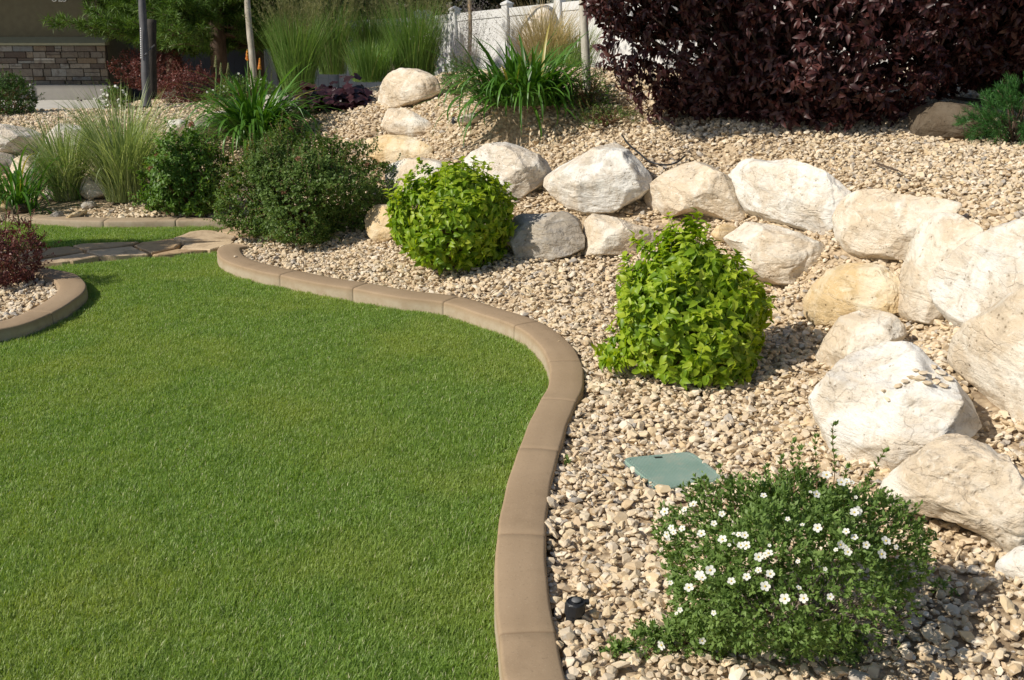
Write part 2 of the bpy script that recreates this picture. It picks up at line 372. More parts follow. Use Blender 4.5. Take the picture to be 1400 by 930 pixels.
M['sage'] = mat_leaf('sage_leaf', [(0, (.20, .21, .15)), (.5, (.27, .26, .22)), (1, (.33, .27, .34))], .3, .6, .2, (1, 1, .8))
M['petal'] = mat_leaf('white_petal', [(0, (.80, .80, .74)), (1, (.86, .86, .80))], .25, .5, .3, (1, 1, .9))
M['yellow'] = mat_plain('flower_centre', (.62, .48, .08), .7, .1, 200, 0)
M['orange'] = mat_leaf('orange_flower', [(0, (.62, .13, .02)), (1, (.72, .40, .06))], .2, .5, .3, (1, .8, .3))
M['pinkflower'] = mat_leaf('pink_flower', [(0, (.30, .16, .10)), (1, (.44, .27, .18))], .2, .7, .1, (1, .8, .7))
M['stem'] = mat_bark('shrub_stem', (.13, .07, .035), (.25, .15, .08), 60)
M['gstem'] = mat_plain('green_stem', (.10, .17, .04), .6, .2, 40, 0)
M['twig'] = mat_bark('bare_twig', (.20, .155, .115), (.38, .32, .26), 80)
M['bark'] = mat_bark('pine_bark', (.05, .032, .02), (.13, .085, .055), 25)
M['darkbark'] = mat_bark('dark_branch_bark', (.03, .02, .015), (.07, .045, .035), 25)
M['pale_bark'] = mat_bark('pale_bark', (.34, .32, .26), (.52, .49, .42), 22)
M['birch'] = mat_bark('pale_mottled_bark', (.28, .24, .18), (.48, .44, .36), 18)
M['tan_bark'] = mat_bark('tan_bark', (.22, .15, .08), (.42, .31, .19), 20)
M['vinyl'] = mat_plain('white_vinyl', (.80, .80, .78), .35, .02, 2, .05, 4)
M['stucco'] = mat_plain('olive_stucco', (.165, .15, .095), .95, .1, 12, .5, 160, .004)
M['trim'] = mat_plain('stucco_ledge', (.33, .32, .21), .9, .08, 12, .3, 120)
M['conc'] = mat_plain('grey_concrete', (.34, .32, .29), .85, .1, 6, .25, 70)
M['roof'] = mat_plain('roof_shingle', (.10, .085, .07), .9, .3, 9, .5, 40, .01)
M['mortar'] = mat_plain('mortar', (.10, .085, .07), .95, .2, 20, .4, 60)
m, t, b, out = newmat('ledge_stone'); v = objvec(t)
c0 = ramp(t, attr(t), [(0, (.13, .105, .08)), (.2, (.22, .19, .15)), (.4, (.10, .075, .06)), (.6, (.32, .29, .24)), (.75, (.20, .145, .09)), (.88, (.42, .39, .33)), (1, (.18, .19, .19))])
n1 = noise_n(t, 11, 6, .65, v)
t.links.new(mix(t, c0, (.10, .065, .05), maprange(t, n1, .48, .7, 0, .7)), b.inputs['Base Color']); b.inputs['Roughness'].default_value = .9
bump(t, b, n1, .6, .03); M['ledge'] = m
M['number'] = mat_plain('white_numeral', (.74, .74, .70), .5, .02, 5, 0)
M['black_pl'] = mat_plain('black_plastic', (.022, .023, .026), .38, .2, 30, .1, 120)
M['grey_pl'] = mat_plain('grey_plastic', (.16, .16, .16), .5, .2, 30, .1, 120)
M['pole'] = mat_plain('grey_trunk_wrap', (.085, .085, .09), .65, .15, 15, .3, 50)
M['white_strip'] = mat_plain('white_strip', (.7, .7, .68), .5, .05, 20, 0)
M['timber'] = mat_bark('dark_timber', (.018, .015, .012), (.045, .038, .03), 25)
M['yellow_stake'] = mat_plain('yellow_stake', (.60, .40, .08), .6, .1, 20, 0)
# valve box lid: pebbled grid
m, t, b, out = newmat('green_plastic_lid'); v = objvec(t)
wx = t.nodes.new('ShaderNodeTexWave'); wx.inputs['Scale'].default_value = 65; wx.bands_direction = 'X'; t.links.new(v, wx.inputs['Vector'])
wy = t.nodes.new('ShaderNodeTexWave'); wy.inputs['Scale'].default_value = 65; wy.bands_direction = 'Y'; t.links.new(v, wy.inputs['Vector'])
g = mathn(t, 'MULTIPLY', wx.outputs['Fac'], wy.outputs['Fac'])
col = ramp(t, noise_n(t, 7, 5, .6, v), [(.3, (.20, .31, .25)), (.7, (.28, .39, .33))])
col = mix(t, col, (.33, .40, .34), maprange(t, g, .45, .9, 0, .14))
col = mix(t, col, (.45, .36, .26), maprange(t, noise_n(t, 70, 4, .7, v), .62, .72, 0, .7))
col = mix(t, col, (.42, .38, .28), maprange(t, noise_n(t, 13, 4, .7, v), .52, .72, 0, .45))
t.links.new(col, b.inputs['Base Color']); b.inputs['Roughness'].default_value = .62; bump(t, b, g, .5, .003); M['lid'] = m

# ------------------------------------------------------------------ terrain heights
CP = [(360,345,.055),(430,372,.055),(500,384,.055),(600,398,.06),(680,420,.06),(740,440,.06),(800,500,.06),(775,600,.058),(757,700,.058),(765,830,.055),(810,930,.055),(345,322,.04),
 (530,350,.09),(620,390,.10),(720,400,.12),(800,440,.11),(760,370,.17),(820,365,.19),(900,560,.10),(930,500,.13),(1080,490,.17),(1060,420,.20),(1075,392,.22),(1000,400,.19),(1100,455,.20),
 (1000,600,.11),(1110,560,.14),(1160,655,.14),(1070,620,.12),(950,720,.09),(850,800,.08),(1060,880,.09),(1200,930,.09),(1220,700,.14),(1320,760,.15),(1300,850,.11),(1400,830,.14),(1400,900,.11),(1380,765,.17),
 (450,330,.08),(505,325,.09),(740,280,.38),(780,292,.36),(860,294,.38),(950,300,.40),(1130,345,.42),(1180,357,.42),(1220,372,.42),(1330,450,.44),(1300,470,.42),(1290,500,.40),(1350,560,.35),(1330,600,.30),(1390,620,.31),(1260,455,.36),
 (765,222,.59),(700,185,.66),(800,200,.66),(840,188,.70),(880,235,.60),(900,222,.64),(990,215,.68),(1100,222,.72),(1200,250,.73),(1300,265,.75),(1350,290,.75),(1390,297,.77),(1400,250,.79),
 (700,160,.80),(820,160,.81),(900,190,.76),(1000,195,.77),(1150,200,.79),(1300,195,.83),(1400,210,.84),(1200,130,.92),(1320,125,.96),(1050,150,.88),(900,150,.86),
 (640,180,.68),(620,210,.56),(600,228,.50),(560,190,.52),(620,150,.78),(500,165,.60),(460,160,.57),(640,112,.93),(610,100,.93),(560,150,.68),(590,146,.74),(500,122,.70),(430,158,.55),(400,168,.50),(470,125,.68),(540,125,.74),
 (530,215,.38),(520,260,.22),(600,255,.40),(430,250,.15),(350,240,.15),
 (270,150,.50),(200,150,.52),(160,155,.50),(120,160,.50),(60,155,.50),(10,165,.48),(0,151,.49),(60,151,.49),(120,150,.49),(100,175,.47),(240,140,.50),(195,138,.48),(280,160,.47),(250,185,.40),(180,185,.42),
 (350,170,.44),(180,288,.07),(230,292,.07),(120,292,.05),(40,290,.04),(0,290,.04),(60,272,.08),(150,265,.12),(100,235,.20),(30,255,.12),(300,295,.05),(260,285,.08),(290,230,.2),(170,230,.22)]
cw = [at(*c) for c in CP]
cw += [np.array(p, float) for p in [(-8.5,17.5,.12),(-6,17.3,.12),(-7,13.2,.3),(-5.4,13.2,.3),(-7,14.8,.14),(-5.6,14.8,.14),(-9,15,.14),(-4,17,.2),(-12,14,.4),(-2.5,17,-.1),(0,18.5,-.2),(0,16,.2),(2,21,-.1),(6,20,.4),(-14,8,0),(-8,5,0),(-10,-2,0),(0,-5,0),(6,-3,.1),(3,1,.15),(8,3,.6),(7,8,.85),(5.5,12,1.0),(2.5,11,.95),
     (10,12,1.0),(14,5,.8),(-20,20,0),(20,20,.8),(-25,-20,0),(25,-20,.2),(0,60,0),(-60,40,0),(60,40,.5),(200,250,0),(-200,250,0),(-250,-200,0),(250,-200,0),(0,-30,0),(2.2,3.3,.36),(2.4,2.6,.22),(2.6,4.2,.85)]]
cw = np.array(cw)
_K = np.linalg.norm(cw[:, None, :2] - cw[None, :, :2], axis=-1)
_K = _K + np.eye(len(cw)) * 0.02
_w = np.linalg.solve(np.block([[_K, np.ones((len(cw), 1))], [np.ones((1, len(cw))), np.zeros((1, 1))]]), np.r_[cw[:, 2], 0])

# curb lines (lawn-side top edge)
CT = .082
main_edge = cat([at(px, py, CT) for px, py in [(318,332),(300,337),(297,346),(310,357),(350,369.5),(382,376),(430,386),(482,394),(540,405),(606,413),(648,426),(703,445),(735,468),(750,494),(750,522),(739,545),(725,573),(709,612),(696,648),(686,692),(680,730),(677,764),(676,800),(679,845),(690,928),(712,1010),(760,1110),(840,1240)]], 10)
bed_edge = cat([at(px, py, .077) for px, py in [(-160,372),(-60,362),(10,360),(45,363),(78,368),(103,374),(115,384),(117,395),(101,410),(71,427.5),(34,442),(0,449.5),(-60,462),(-150,476),(-300,500)]], 10)
far_edge = cat([at(px, py, .055) for px, py in [(-160,282),(-70,288),(17,295.5),(60,299.5),(141,302.5),(240,301.5),(325,301.5),(345,300),(380,296),(430,290)]], 8)
def offs(P, d):
    T = nrm(np.gradient(P[:, :2], axis=0)); Nn = np.stack([-T[:, 1], T[:, 0]], 1)
    Q = P.copy(); Q[:, :2] += Nn * d; return Q
main_out = offs(main_edge, .15)      # left of travel direction = bed side, checked below
if main_out[60, 1] < main_edge[60, 1]: main_out = offs(main_edge, -.15); MS = -1
else: MS = 1
bed_in = offs(bed_edge, -.15); BS = -1
if bed_in[75, 0] > bed_edge[75, 0]: bed_in = offs(bed_edge, .15); BS = 1
far_out = offs(far_edge, .15); FS = 1

path_top = [at(px, py, .0) for px, py in [(-160,348),(-40,345),(50,343),(120,337.5),(175,334),(225,326.5),(270,319),(307,313),(330,311)]]
path_bot = [at(px, py, .0) for px, py in [(300,346),(260,348.5),(237,350.5),(185,354.5),(130,360),(67,365),(0,370),(-160,378)]]
lawn1 = [tuple(p[:2]) for p in main_edge[10:]] + [(1.2, .2), (-5, -.5), (-6, 3.0)] + [tuple(p[:2]) for p in bed_edge[::-1]][:-30] + [tuple(p[:2]) for p in path_bot[::-1][1:]]
lawn1 = [tuple(p[:2]) for p in main_edge[14:]] + [(.9, .3), (-4.5, .3), (-5.2, 4.3)] + [tuple(p[:2]) for p in bed_edge[::-1][:105]] + [tuple(p[:2]) for p in path_bot[::-1][2:]]
lawn2 = [tuple(p[:2]) for p in far_edge[:50]] + [tuple(at(318, 310, 0)[:2])] + [tuple(p[:2]) for p in path_top[::-1]]
path_poly = [tuple(p[:2]) for p in path_top] + [tuple(at(352, 300, 0)[:2]), tuple(at(372, 318, 0)[:2]), tuple(at(345, 330, 0)[:2])] + [tuple(p[:2]) for p in path_bot]
bed_poly = [tuple(p[:2]) for p in bed_in]
main_poly_excl = [tuple(p[:2]) for p in main_out] + [tuple(p[:2]) for p in main_edge[::-1]]

def raw_h(x, y):
    x = np.asarray(x, float); y = np.asarray(y, float); sh = x.shape; x = x.ravel(); y = y.ravel(); o = np.zeros(len(x))
    for i in range(0, len(x), 20000):
        d = np.hypot(x[i:i+20000, None] - cw[None, :, 0], y[i:i+20000, None] - cw[None, :, 1])
        o[i:i+20000] = d @ _w[:-1] + _w[-1]
    return o.reshape(sh)
def zones(x, y):
    l = inpoly(x, y, lawn1) | inpoly(x, y, lawn2); p = inpoly(x, y, path_poly); b_ = inpoly(x, y, bed_poly)
    return l, p, b_
def height(x, y):
    x = np.asarray(x, float); y = np.asarray(y, float)
    h = raw_h(x, y); l, p, b_ = zones(x, y)
    h = np.where(b_, .042, h); h = np.where(l | p, 0.0, h)
    return h
def hit(px, py):
    """terrain point seen at a pixel"""
    d = ray(px, py); ts = np.linspace(1.5, 26, 1200); P = d[None] * ts[:, None]; P[:, 2] += H0
    hh = height(P[:, 0], P[:, 1]); k = np.argmax(P[:, 2] < hh)
    return np.array([P[k, 0], P[k, 1], hh[k]]) if P[k, 2] < hh[k] else P[-1]

def axis(lo, hi, step, far):
    a = list(np.arange(lo, hi + 1e-6, step)); s = step; l = a[0]; r_ = a[-1]; L, Rr = [], []
    while l > -far: s *= 1.35; l -= s; L.append(l)
    s = step
    while r_ < far: s *= 1.35; r_ += s; Rr.append(r_)
    return np.array(L[::-1] + a + Rr)
gx, gy = axis(-7, 6, .06, 400), axis(1, 14.5, .06, 400)
X, Y = np.meshgrid(gx, gy); Z = height(X, Y)
l, p, b_ = zones(X, Y)
band = inpoly(X, Y, [tuple(q[:2]) for q in offs(main_edge, -MS * .03)] + [tuple(q[:2]) for q in offs(main_edge, MS * .13)[::-1]]) | inpoly(X, Y, [tuple(q[:2]) for q in offs(far_edge, -.03)] + [tuple(q[:2]) for q in offs(far_edge, .13)[::-1]])
band |= inpoly(X, Y, [tuple(q[:2]) for q in offs(bed_edge, -BS * .03)] + [tuple(q[:2]) for q in offs(bed_edge, BS * .13)[::-1]])
Z = np.where(band, 0, Z); l = l | band
Z = Z + np.where(l | p, 0, 1) * np.array([mnoise.noise(Vector((x * 2.2, y * 2.2, 0))) for x, y in zip(X.ravel(), Y.ravel())]).reshape(X.shape) * .02
# outside the lawns the sheet dips a little under its stones
Z = np.where(l | p, Z - .004, Z - .015)
zone = np.where(l, 1.0, np.where(p, .5, 0.0))
zone = np.where((Y > 16.2) & (~l), .5, zone)
nx_, ny_ = len(gx), len(gy); I = np.arange(nx_ * ny_).reshape(ny_, nx_)
a = Acc(); a.add(np.stack([X, Y, Z], -1).reshape(-1, 3), np.stack([I[:-1, :-1], I[:-1, 1:], I[1:, 1:], I[1:, :-1]], -1).reshape(-1, 4), zone.ravel())
g = a.build('ground', M['ground']); tag(g, kind='structure')

# ------------------------------------------------------------------ instanced scatter of stuff
def scatter(name, P, rot, scl, idx, sources, label=None, kind='stuff', cat_=None):
    c = bpy.data.collections.new(name + '_source')
    for k, o in enumerate(sources):
        o.name = '%s_source_%02d' % (name, k); c.objects.link(o)
    me = bpy.data.meshes.new(name); me.vertices.add(len(P)); me.vertices.foreach_set('co', P.astype(np.float32).ravel())
    me.attributes.new('rot', 'FLOAT_VECTOR', 'POINT').data.foreach_set('vector', rot.astype(np.float32).ravel())
    me.attributes.new('scl', 'FLOAT_VECTOR', 'POINT').data.foreach_set('vector', scl.astype(np.float32).ravel())
    me.attributes.new('idx', 'INT', 'POINT').data.foreach_set('value', idx.astype(np.int32))
    o = bpy.data.objects.new(name, me); COL.objects.link(o); tag(o, label, cat_, None, kind)
    ng = bpy.data.node_groups.new(name + '_nodes', 'GeometryNodeTree')
    ng.interface.new_socket('Geometry', in_out='INPUT', socket_type='NodeSocketGeometry')
    ng.interface.new_socket('Geometry', in_out='OUTPUT', socket_type='NodeSocketGeometry')
    N = ng.nodes; L = ng.links; gi = N.new('NodeGroupInput'); go = N.new('NodeGroupOutput')
    ci = N.new('GeometryNodeCollectionInfo'); ci.inputs['Collection'].default_value = c
    ci.inputs['Separate Children'].default_value = True; ci.inputs['Reset Children'].default_value = True
    ip = N.new('GeometryNodeInstanceOnPoints'); ip.inputs['Pick Instance'].default_value = True
    def na(nm, ty):
        q = N.new('GeometryNodeInputNamedAttribute'); q.data_type = ty; q.inputs['Name'].default_value = nm; return q.outputs['Attribute']
    er = N.new('FunctionNodeEulerToRotation'); L.new(na('rot', 'FLOAT_VECTOR'), er.inputs[0])
    L.new(gi.outputs[0], ip.inputs['Points']); L.new(ci.outputs[0], ip.inputs['Instance']); L.new(na('idx', 'INT'), ip.inputs['Instance Index'])
    L.new(er.outputs[0], ip.inputs['Rotation']); L.new(na('scl', 'FLOAT_VECTOR'), ip.inputs['Scale']); L.new(ip.outputs[0], go.inputs[0])
    md = o.modifiers.new('scatter', 'NODES'); md.node_group = ng
    return o
def inview(P, mx=430, my=150):
    x, y, zc = project(P); return (zc > .5) & (x > -mx) & (x < 1400 + mx) & (y > -20) & (y < 930 + my)

import bmesh
def stone_src(seed):
    r_ = np.random.RandomState(seed); bm = bmesh.new()
    pts = nrm(r_.normal(size=(19, 3))) * r_.uniform(.78, 1.0, (19, 1)) * np.array([1.0, r_.uniform(.6, .85), r_.uniform(.38, .6)]) * .5
    if seed % 3 == 0: pts[:, 2] = np.clip(pts[:, 2], -.17, .17)
    for p_ in pts: bm.verts.new(p_)
    res = bmesh.ops.convex_hull(bm, input=bm.verts)
    bmesh.ops.delete(bm, geom=[v_ for v_ in res['geom_interior'] if isinstance(v_, bmesh.types.BMVert)], context='VERTS')
    bmesh.ops.dissolve_limit(bm, angle_limit=R(16), verts=bm.verts, edges=bm.edges)
    bmesh.ops.bevel(bm, geom=list(bm.edges), offset=.012, segments=1, affect='EDGES', profile=.6)
    bmesh.ops.triangulate(bm, faces=bm.faces)
    me = bpy.data.meshes.new('stone'); bm.to_mesh(me); bm.free(); me.materials.append(M['gravel'])
    return bpy.data.objects.new('stone', me)
stones = [stone_src(s) for s in range(14)]
DRIVE = [tuple(aty(px, 160, yy)[:2]) for px, yy in [(-300,14.6),(150,14.6),(150,17.6),(-300,17.6)]]
drv_y0 = at(90, 148, .5)[1]
def is_gravel(x, y):
    l, p, b_ = zones(x, y)
    band = inpoly(x, y, [tuple(q[:2]) for q in main_edge] + [tuple(q[:2]) for q in main_out[::-1]])
    band |= inpoly(x, y, [tuple(q[:2]) for q in bed_edge] + [tuple(q[:2]) for q in bed_in[::-1]])
    band |= inpoly(x, y, [tuple(q[:2]) for q in far_edge] + [tuple(q[:2]) for q in far_out[::-1]])
    return ~(l | p | band) & (y < 15.6) & ~((x < aty(147, 140, 15.8)[0] + .02) & (y > 15.25))
pts = []; sz = []
for (y0, y1, dens, s0) in [(1.6, 4.0, 2400, .033), (4.0, 7.5, 2300, .033), (7.5, 15.6, 1250, .039)]:
    xm = 1.0 + y1 * .52; n = int(2 * xm * (y1 - y0) * dens)
    x = rs.uniform(-xm, xm, n); y = rs.uniform(y0, y1, n)
    pts.append(np.stack([x, y], 1)); sz.append(s0 * np.clip(rs.lognormal(0, .34, n), .45, 1.9))
n = 26000; yy = 1.7 + (7.5 - 1.7) * rs.rand(n); pts.append(np.stack([rs.uniform(-1, 1, n) * (1.0 + yy * .52), yy], 1)); sz.append(rs.uniform(.010, .020, n))
P2 = np.concatenate(pts); S = np.concatenate(sz); ok = is_gravel(P2[:, 0], P2[:, 1]); P2 = P2[ok]; S = S[ok]
Zg = height(P2[:, 0], P2[:, 1]); P3 = np.c_[P2, Zg]; ok = inview(P3); P3 = P3[ok]; S = S[ok]
P3[:, 2] += np.array([mnoise.noise(Vector((x * 2.2, y * 2.2, 0))) for x, y in P3[:, :2]]) * .02
# bare soil pockets
soil_px = [(955,298,.22,.10),(915,305,.20,.10),(815,300,.14,.06),(860,292,.2,.07),(1375,560,.12,.08),(1345,545,.10,.06),(95,285,.4,.25),(40,283,.5,.2),(140,272,.5,.2),(200,268,.5,.18),(1155,345,.1,.05)]
for (px, py, rx, ry) in soil_px:
    c = hit(px, py); q = ((P3[:, 0] - c[0]) / rx) ** 2 + ((P3[:, 1] - c[1]) / ry) ** 2 < 1
    kp = ~q | (rs.rand(len(P3)) < .25); P3 = P3[kp]; S = S[kp]
P3[:, 2] += rs.uniform(-.014, .012, len(P3)) - .003
lidc = at(923, 643, .115)
kp = (np.abs(P3[:, 0] - lidc[0]) > .0) ; P3 = P3[kp]; S = S[kp]
GRAV = (P3, S)

# valve box position (corners from the photo, z of the lid top)
LZ = .096
lid_c = [at(850, 626, LZ), at(945, 617, LZ), at(994, 655, LZ), at(900, 669, LZ)]
lp = [tuple(q[:2]) for q in lid_c]
inl = inpoly(P3[:, 0], P3[:, 1], lp)
P3 = P3[~inl]; S = S[~inl]
n = len(P3)
rot = np.c_[rs.normal(0, .38, n), rs.normal(0, .38, n), rs.uniform(0, 6.28, n)]
scl = S[:, None] * rs.uniform(.85, 1.2, (n, 3))
scatter('gravel', P3, rot, scl, rs.randint(0, len(stones), n), stones, 'tan angular crushed stone gravel covering the planting beds', 'stuff', 'gravel')
print('stones', n)

# ------------------------------------------------------------------ lawn
def clump_src(seed, n=520, r0=.08):
    r_ = np.random.RandomState(seed); a_ = Acc()
    rr = r0 * np.sqrt(r_.rand(n)); th = r_.uniform(0, 6.28, n)
    P = np.c_[rr * np.cos(th), rr * np.sin(th), np.full(n, -.004)]
    c = np.clip(r_.beta(2, 2.4, n) * .95, 0, .94); c[r_.rand(n) < .035] = 1.0
    add_blades(a_, P, r_.uniform(0, 6.28, n), np.abs(r_.normal(0, .42, n)), r_.uniform(.1, 1.7, n), r_.uniform(.015, .030, n), r_.uniform(.0015, .0025, n), c, nseg=3)
    return a_.build('clump', M['grass'], link=False)
clumps = [clump_src(100 + k) for k in range(6)]
def lawn_pts(poly, dens, inset=.0):
    q = np.array(poly); x0, y0 = q.min(0); x1, y1 = q.max(0); n = int((x1 - x0) * (y1 - y0) * dens)
    st = 1 / math.sqrt(dens); x, y = np.meshgrid(np.arange(x0, x1, st), np.arange(y0, y1, st)); x = x.ravel() + rs.uniform(-.4, .4, x.size) * st; y = y.ravel() + rs.uniform(-.4, .4, y.size) * st
    k = inpoly(x, y, poly); P = np.c_[x[k], y[k], np.zeros(k.sum())]
    return P[inview(P, 250, 200)]
Pl = np.concatenate([lawn_pts(lawn1, 270), lawn_pts(lawn2, 200)])
# keep clumps off the path and the beds
cx = np.array([(math.cos(a_) * .06, math.sin(a_) * .06) for a_ in np.arange(8) * math.pi / 4])
bad = np.zeros(len(Pl), bool)
for d in cx: bad |= inpoly(Pl[:, 0] + d[0], Pl[:, 1] + d[1], path_poly)
Pl = Pl[~bad]; n = len(Pl)
hs = np.array([mnoise.noise(Vector((x * 1.7, y * 1.7, 3))) for x, y in Pl[:, :2]])
scatter('lawn_grass', Pl, np.c_[rs.normal(0, .05, n), rs.normal(0, .05, n), rs.uniform(0, 6.28, n)], np.c_[np.ones(n), np.ones(n), 1 + .18 * hs + rs.normal(0, .08, n)],
        rs.randint(0, len(clumps), n), clumps, 'short mown green turf inside the concrete edging', 'stuff', 'lawn')
print('clumps', n)

# ------------------------------------------------------------------ curbs
def curb(name, edge, side, top, joints, label, cap=True):
    P = edge; L = np.r_[0, np.cumsum(np.linalg.norm(np.diff(P[:, :2], axis=0), axis=1))]
    jl = []
    for (px, py) in joints:
        q = at(px, py, top); jl.append(L[np.argmin(np.hypot(P[:, 0] - q[0], P[:, 1] - q[1]))])
    ss = list(np.arange(0, L[-1], .04)); 
    for j in jl: ss += [j - .006, j - .003, j, j + .003, j + .006]
    ss = np.array(sorted(ss + [L[-1]])); ss = ss[(ss >= 0) & (ss <= L[-1])]
    C = np.stack([np.interp(ss, L, P[:, k]) for k in range(2)], 1); T = nrm(np.gradient(C, axis=0)); 
    Nn = np.stack([-T[:, 1], T[:, 0]], 1) * side
    w, b_ = .15, .010
    prof = [(-.004, -.06), (-.002, top * .5), (0, top - b_), (b_ * .3, top - b_ * .3), (b_, top), (w * .35, top + .002), (w * .65, top + .002), (w - b_, top), (w - b_ * .3, top - b_ * .3), (w, top - b_), (w + .002, top * .4), (w + .004, -.06)]
    V = []; Cc = []; k = len(prof)
    for i, s in enumerate(ss):
        dj = min([abs(s - j) for j in jl] + [9]); dip = .004 * max(0, 1 - dj / .006)
        wv = .0012 * math.sin(s * 7) + .001 * math.sin(s * 23)
        for (o_, z_) in prof:
            cx_ = w / 2; oo = o_ + (cx_ - o_) / (abs(cx_ - o_) + 1e-6) * dip * (1 if abs(o_ - cx_) > .05 else 0)
            V.append((C[i, 0] + Nn[i, 0] * (oo + wv), C[i, 1] + Nn[i, 1] * (oo + wv), z_ - (dip if z_ > top * .8 else 0)))
            Cc.append(.5 + .5 * max(0, 1 - dj / .008))
    V = np.array(V); n_ = len(ss); Fq = []
    for i in range(n_ - 1):
        for q in range(k - 1): Fq.append((i*k+q, i*k+q+1, (i+1)*k+q+1, (i+1)*k+q))
    a_ = Acc(); a_.add(V, Fq, np.array(Cc))
    for i in (0, n_ - 1):
        base = i * k; tri = [(base, base + q, base + q + 1) for q in range(1, k - 1)]
        a_.F.append(np.array(tri)); a_.M.append(np.zeros(len(tri), int))
    o = a_.build(name, M['curb'], origin=(float(C[n_//2, 0]), float(C[n_//2, 1]), 0)); tag(o, label, 'curb')
    return o
curb('concrete_curb', main_edge, MS, CT, [(382,376),(482,394),(606,413),(703,445),(750,494),(739,545),(709,612),(680,730),(683,866)], 'long tan concrete curb winding in an S between lawn and gravel bed')
curb('concrete_curb', bed_edge, BS, .077, [(71,427.5),(45,363)], 'tan concrete curb curving round the small gravel bed left of the lawn')
curb('concrete_curb', far_edge, FS, .055, [(40,298),(141,302.5),(240,301.5)], 'far straight tan concrete curb behind the strip of lawn and the flagstones')

# ------------------------------------------------------------------ flagstone path
def flagstones():
    r_ = np.random.RandomState(3); q = np.array(path_poly); a_ = Acc()
    x0, y0 = q.min(0); x1, y1 = q.max(0)
    # jittered grid voronoi via clipping
    seeds = []
    for iy, yy in enumerate(np.arange(y0 - .2, y1 + .3, .26)):
        for xx in np.arange(x0 - .3, x1 + .4, .42): seeds.append((xx + (iy % 2) * .2 + r_.uniform(-.13, .13), yy + r_.uniform(-.08, .08)))
    seeds = np.array(seeds)
    def clip(poly, pnt, nn):
        out = []
        for i in range(len(poly)):
            a0, a1 = poly[i], poly[(i+1) % len(poly)]; d0, d1 = np.dot(a0 - pnt, nn), np.dot(a1 - pnt, nn)
            if d0 <= 0: out.append(a0)
            if d0 * d1 < 0: out.append(a0 + (a1 - a0) * d0 / (d0 - d1))
        return out
    for s in seeds:
        if not inpoly(np.array([s[0]]), np.array([s[1]]), path_poly)[0]: continue
        poly = [s + np.array(v_) for v_ in ((-.5,-.5), (.5,-.5), (.5,.5), (-.5,.5))]
        for s2 in seeds:
            d = s2 - s; L_ = np.hypot(*d)
            if 1e-6 < L_ < 1.0:
                poly = clip(poly, s + d * .5 - d / L_ * .012, d / L_)
                if len(poly) < 3: break
        if len(poly) < 3: continue
        poly = np.array(poly)
        # keep inside the path
        if not all(inpoly(poly[:, 0], poly[:, 1], path_poly)):
            c = poly.mean(0); f_ = 1.0
            for i in range(len(poly)):
                for f_ in np.linspace(1, .1, 19):
                    qv = s + (poly[i] - s) * f_
                    if inpoly(np.array([qv[0]]), np.array([qv[1]]), path_poly)[0]: break
                poly[i] = s + (poly[i] - s) * f_
        # densify + wobble
        dd = []
        for i in range(len(poly)):
            for t_ in (0, .33, .66): dd.append(poly[i] + (poly[(i+1) % len(poly)] - poly[i]) * t_ + r_.uniform(-.007, .007, 2))
        poly = np.array(dd); n_ = len(poly); z = r_.uniform(.018, .04); tilt = r_.normal(0, .03, 2); c = poly.mean(0)
        zt = z + (poly - c) @ tilt; inner = c + (poly - c) * (1 - .01 / (np.linalg.norm(poly - c, axis=1, keepdims=True) + .02))
        V = np.concatenate([np.c_[poly, np.full(n_, -.02)], np.c_[poly, zt - .006], np.c_[inner, zt], [[c[0], c[1], z + .001]]])
        Fq = []
        for i in range(n_):
            j = (i + 1) % n_; Fq += [(i, j, n_ + j, n_ + i), (n_ + i, n_ + j, 2 * n_ + j, 2 * n_ + i)]
        base = a_.n; cc = r_.rand(); a_.add(V, Fq, cc)
        tri = [(2 * n_ + i, 2 * n_ + (i + 1) % n_, 3 * n_) for i in range(n_)]; a_.F.append(np.array(tri) + base); a_.M.append(np.zeros(n_, int))
    o = a_.build('path', M['flag'], smooth=False); tag(o, kind='structure'); return o
flagstones()

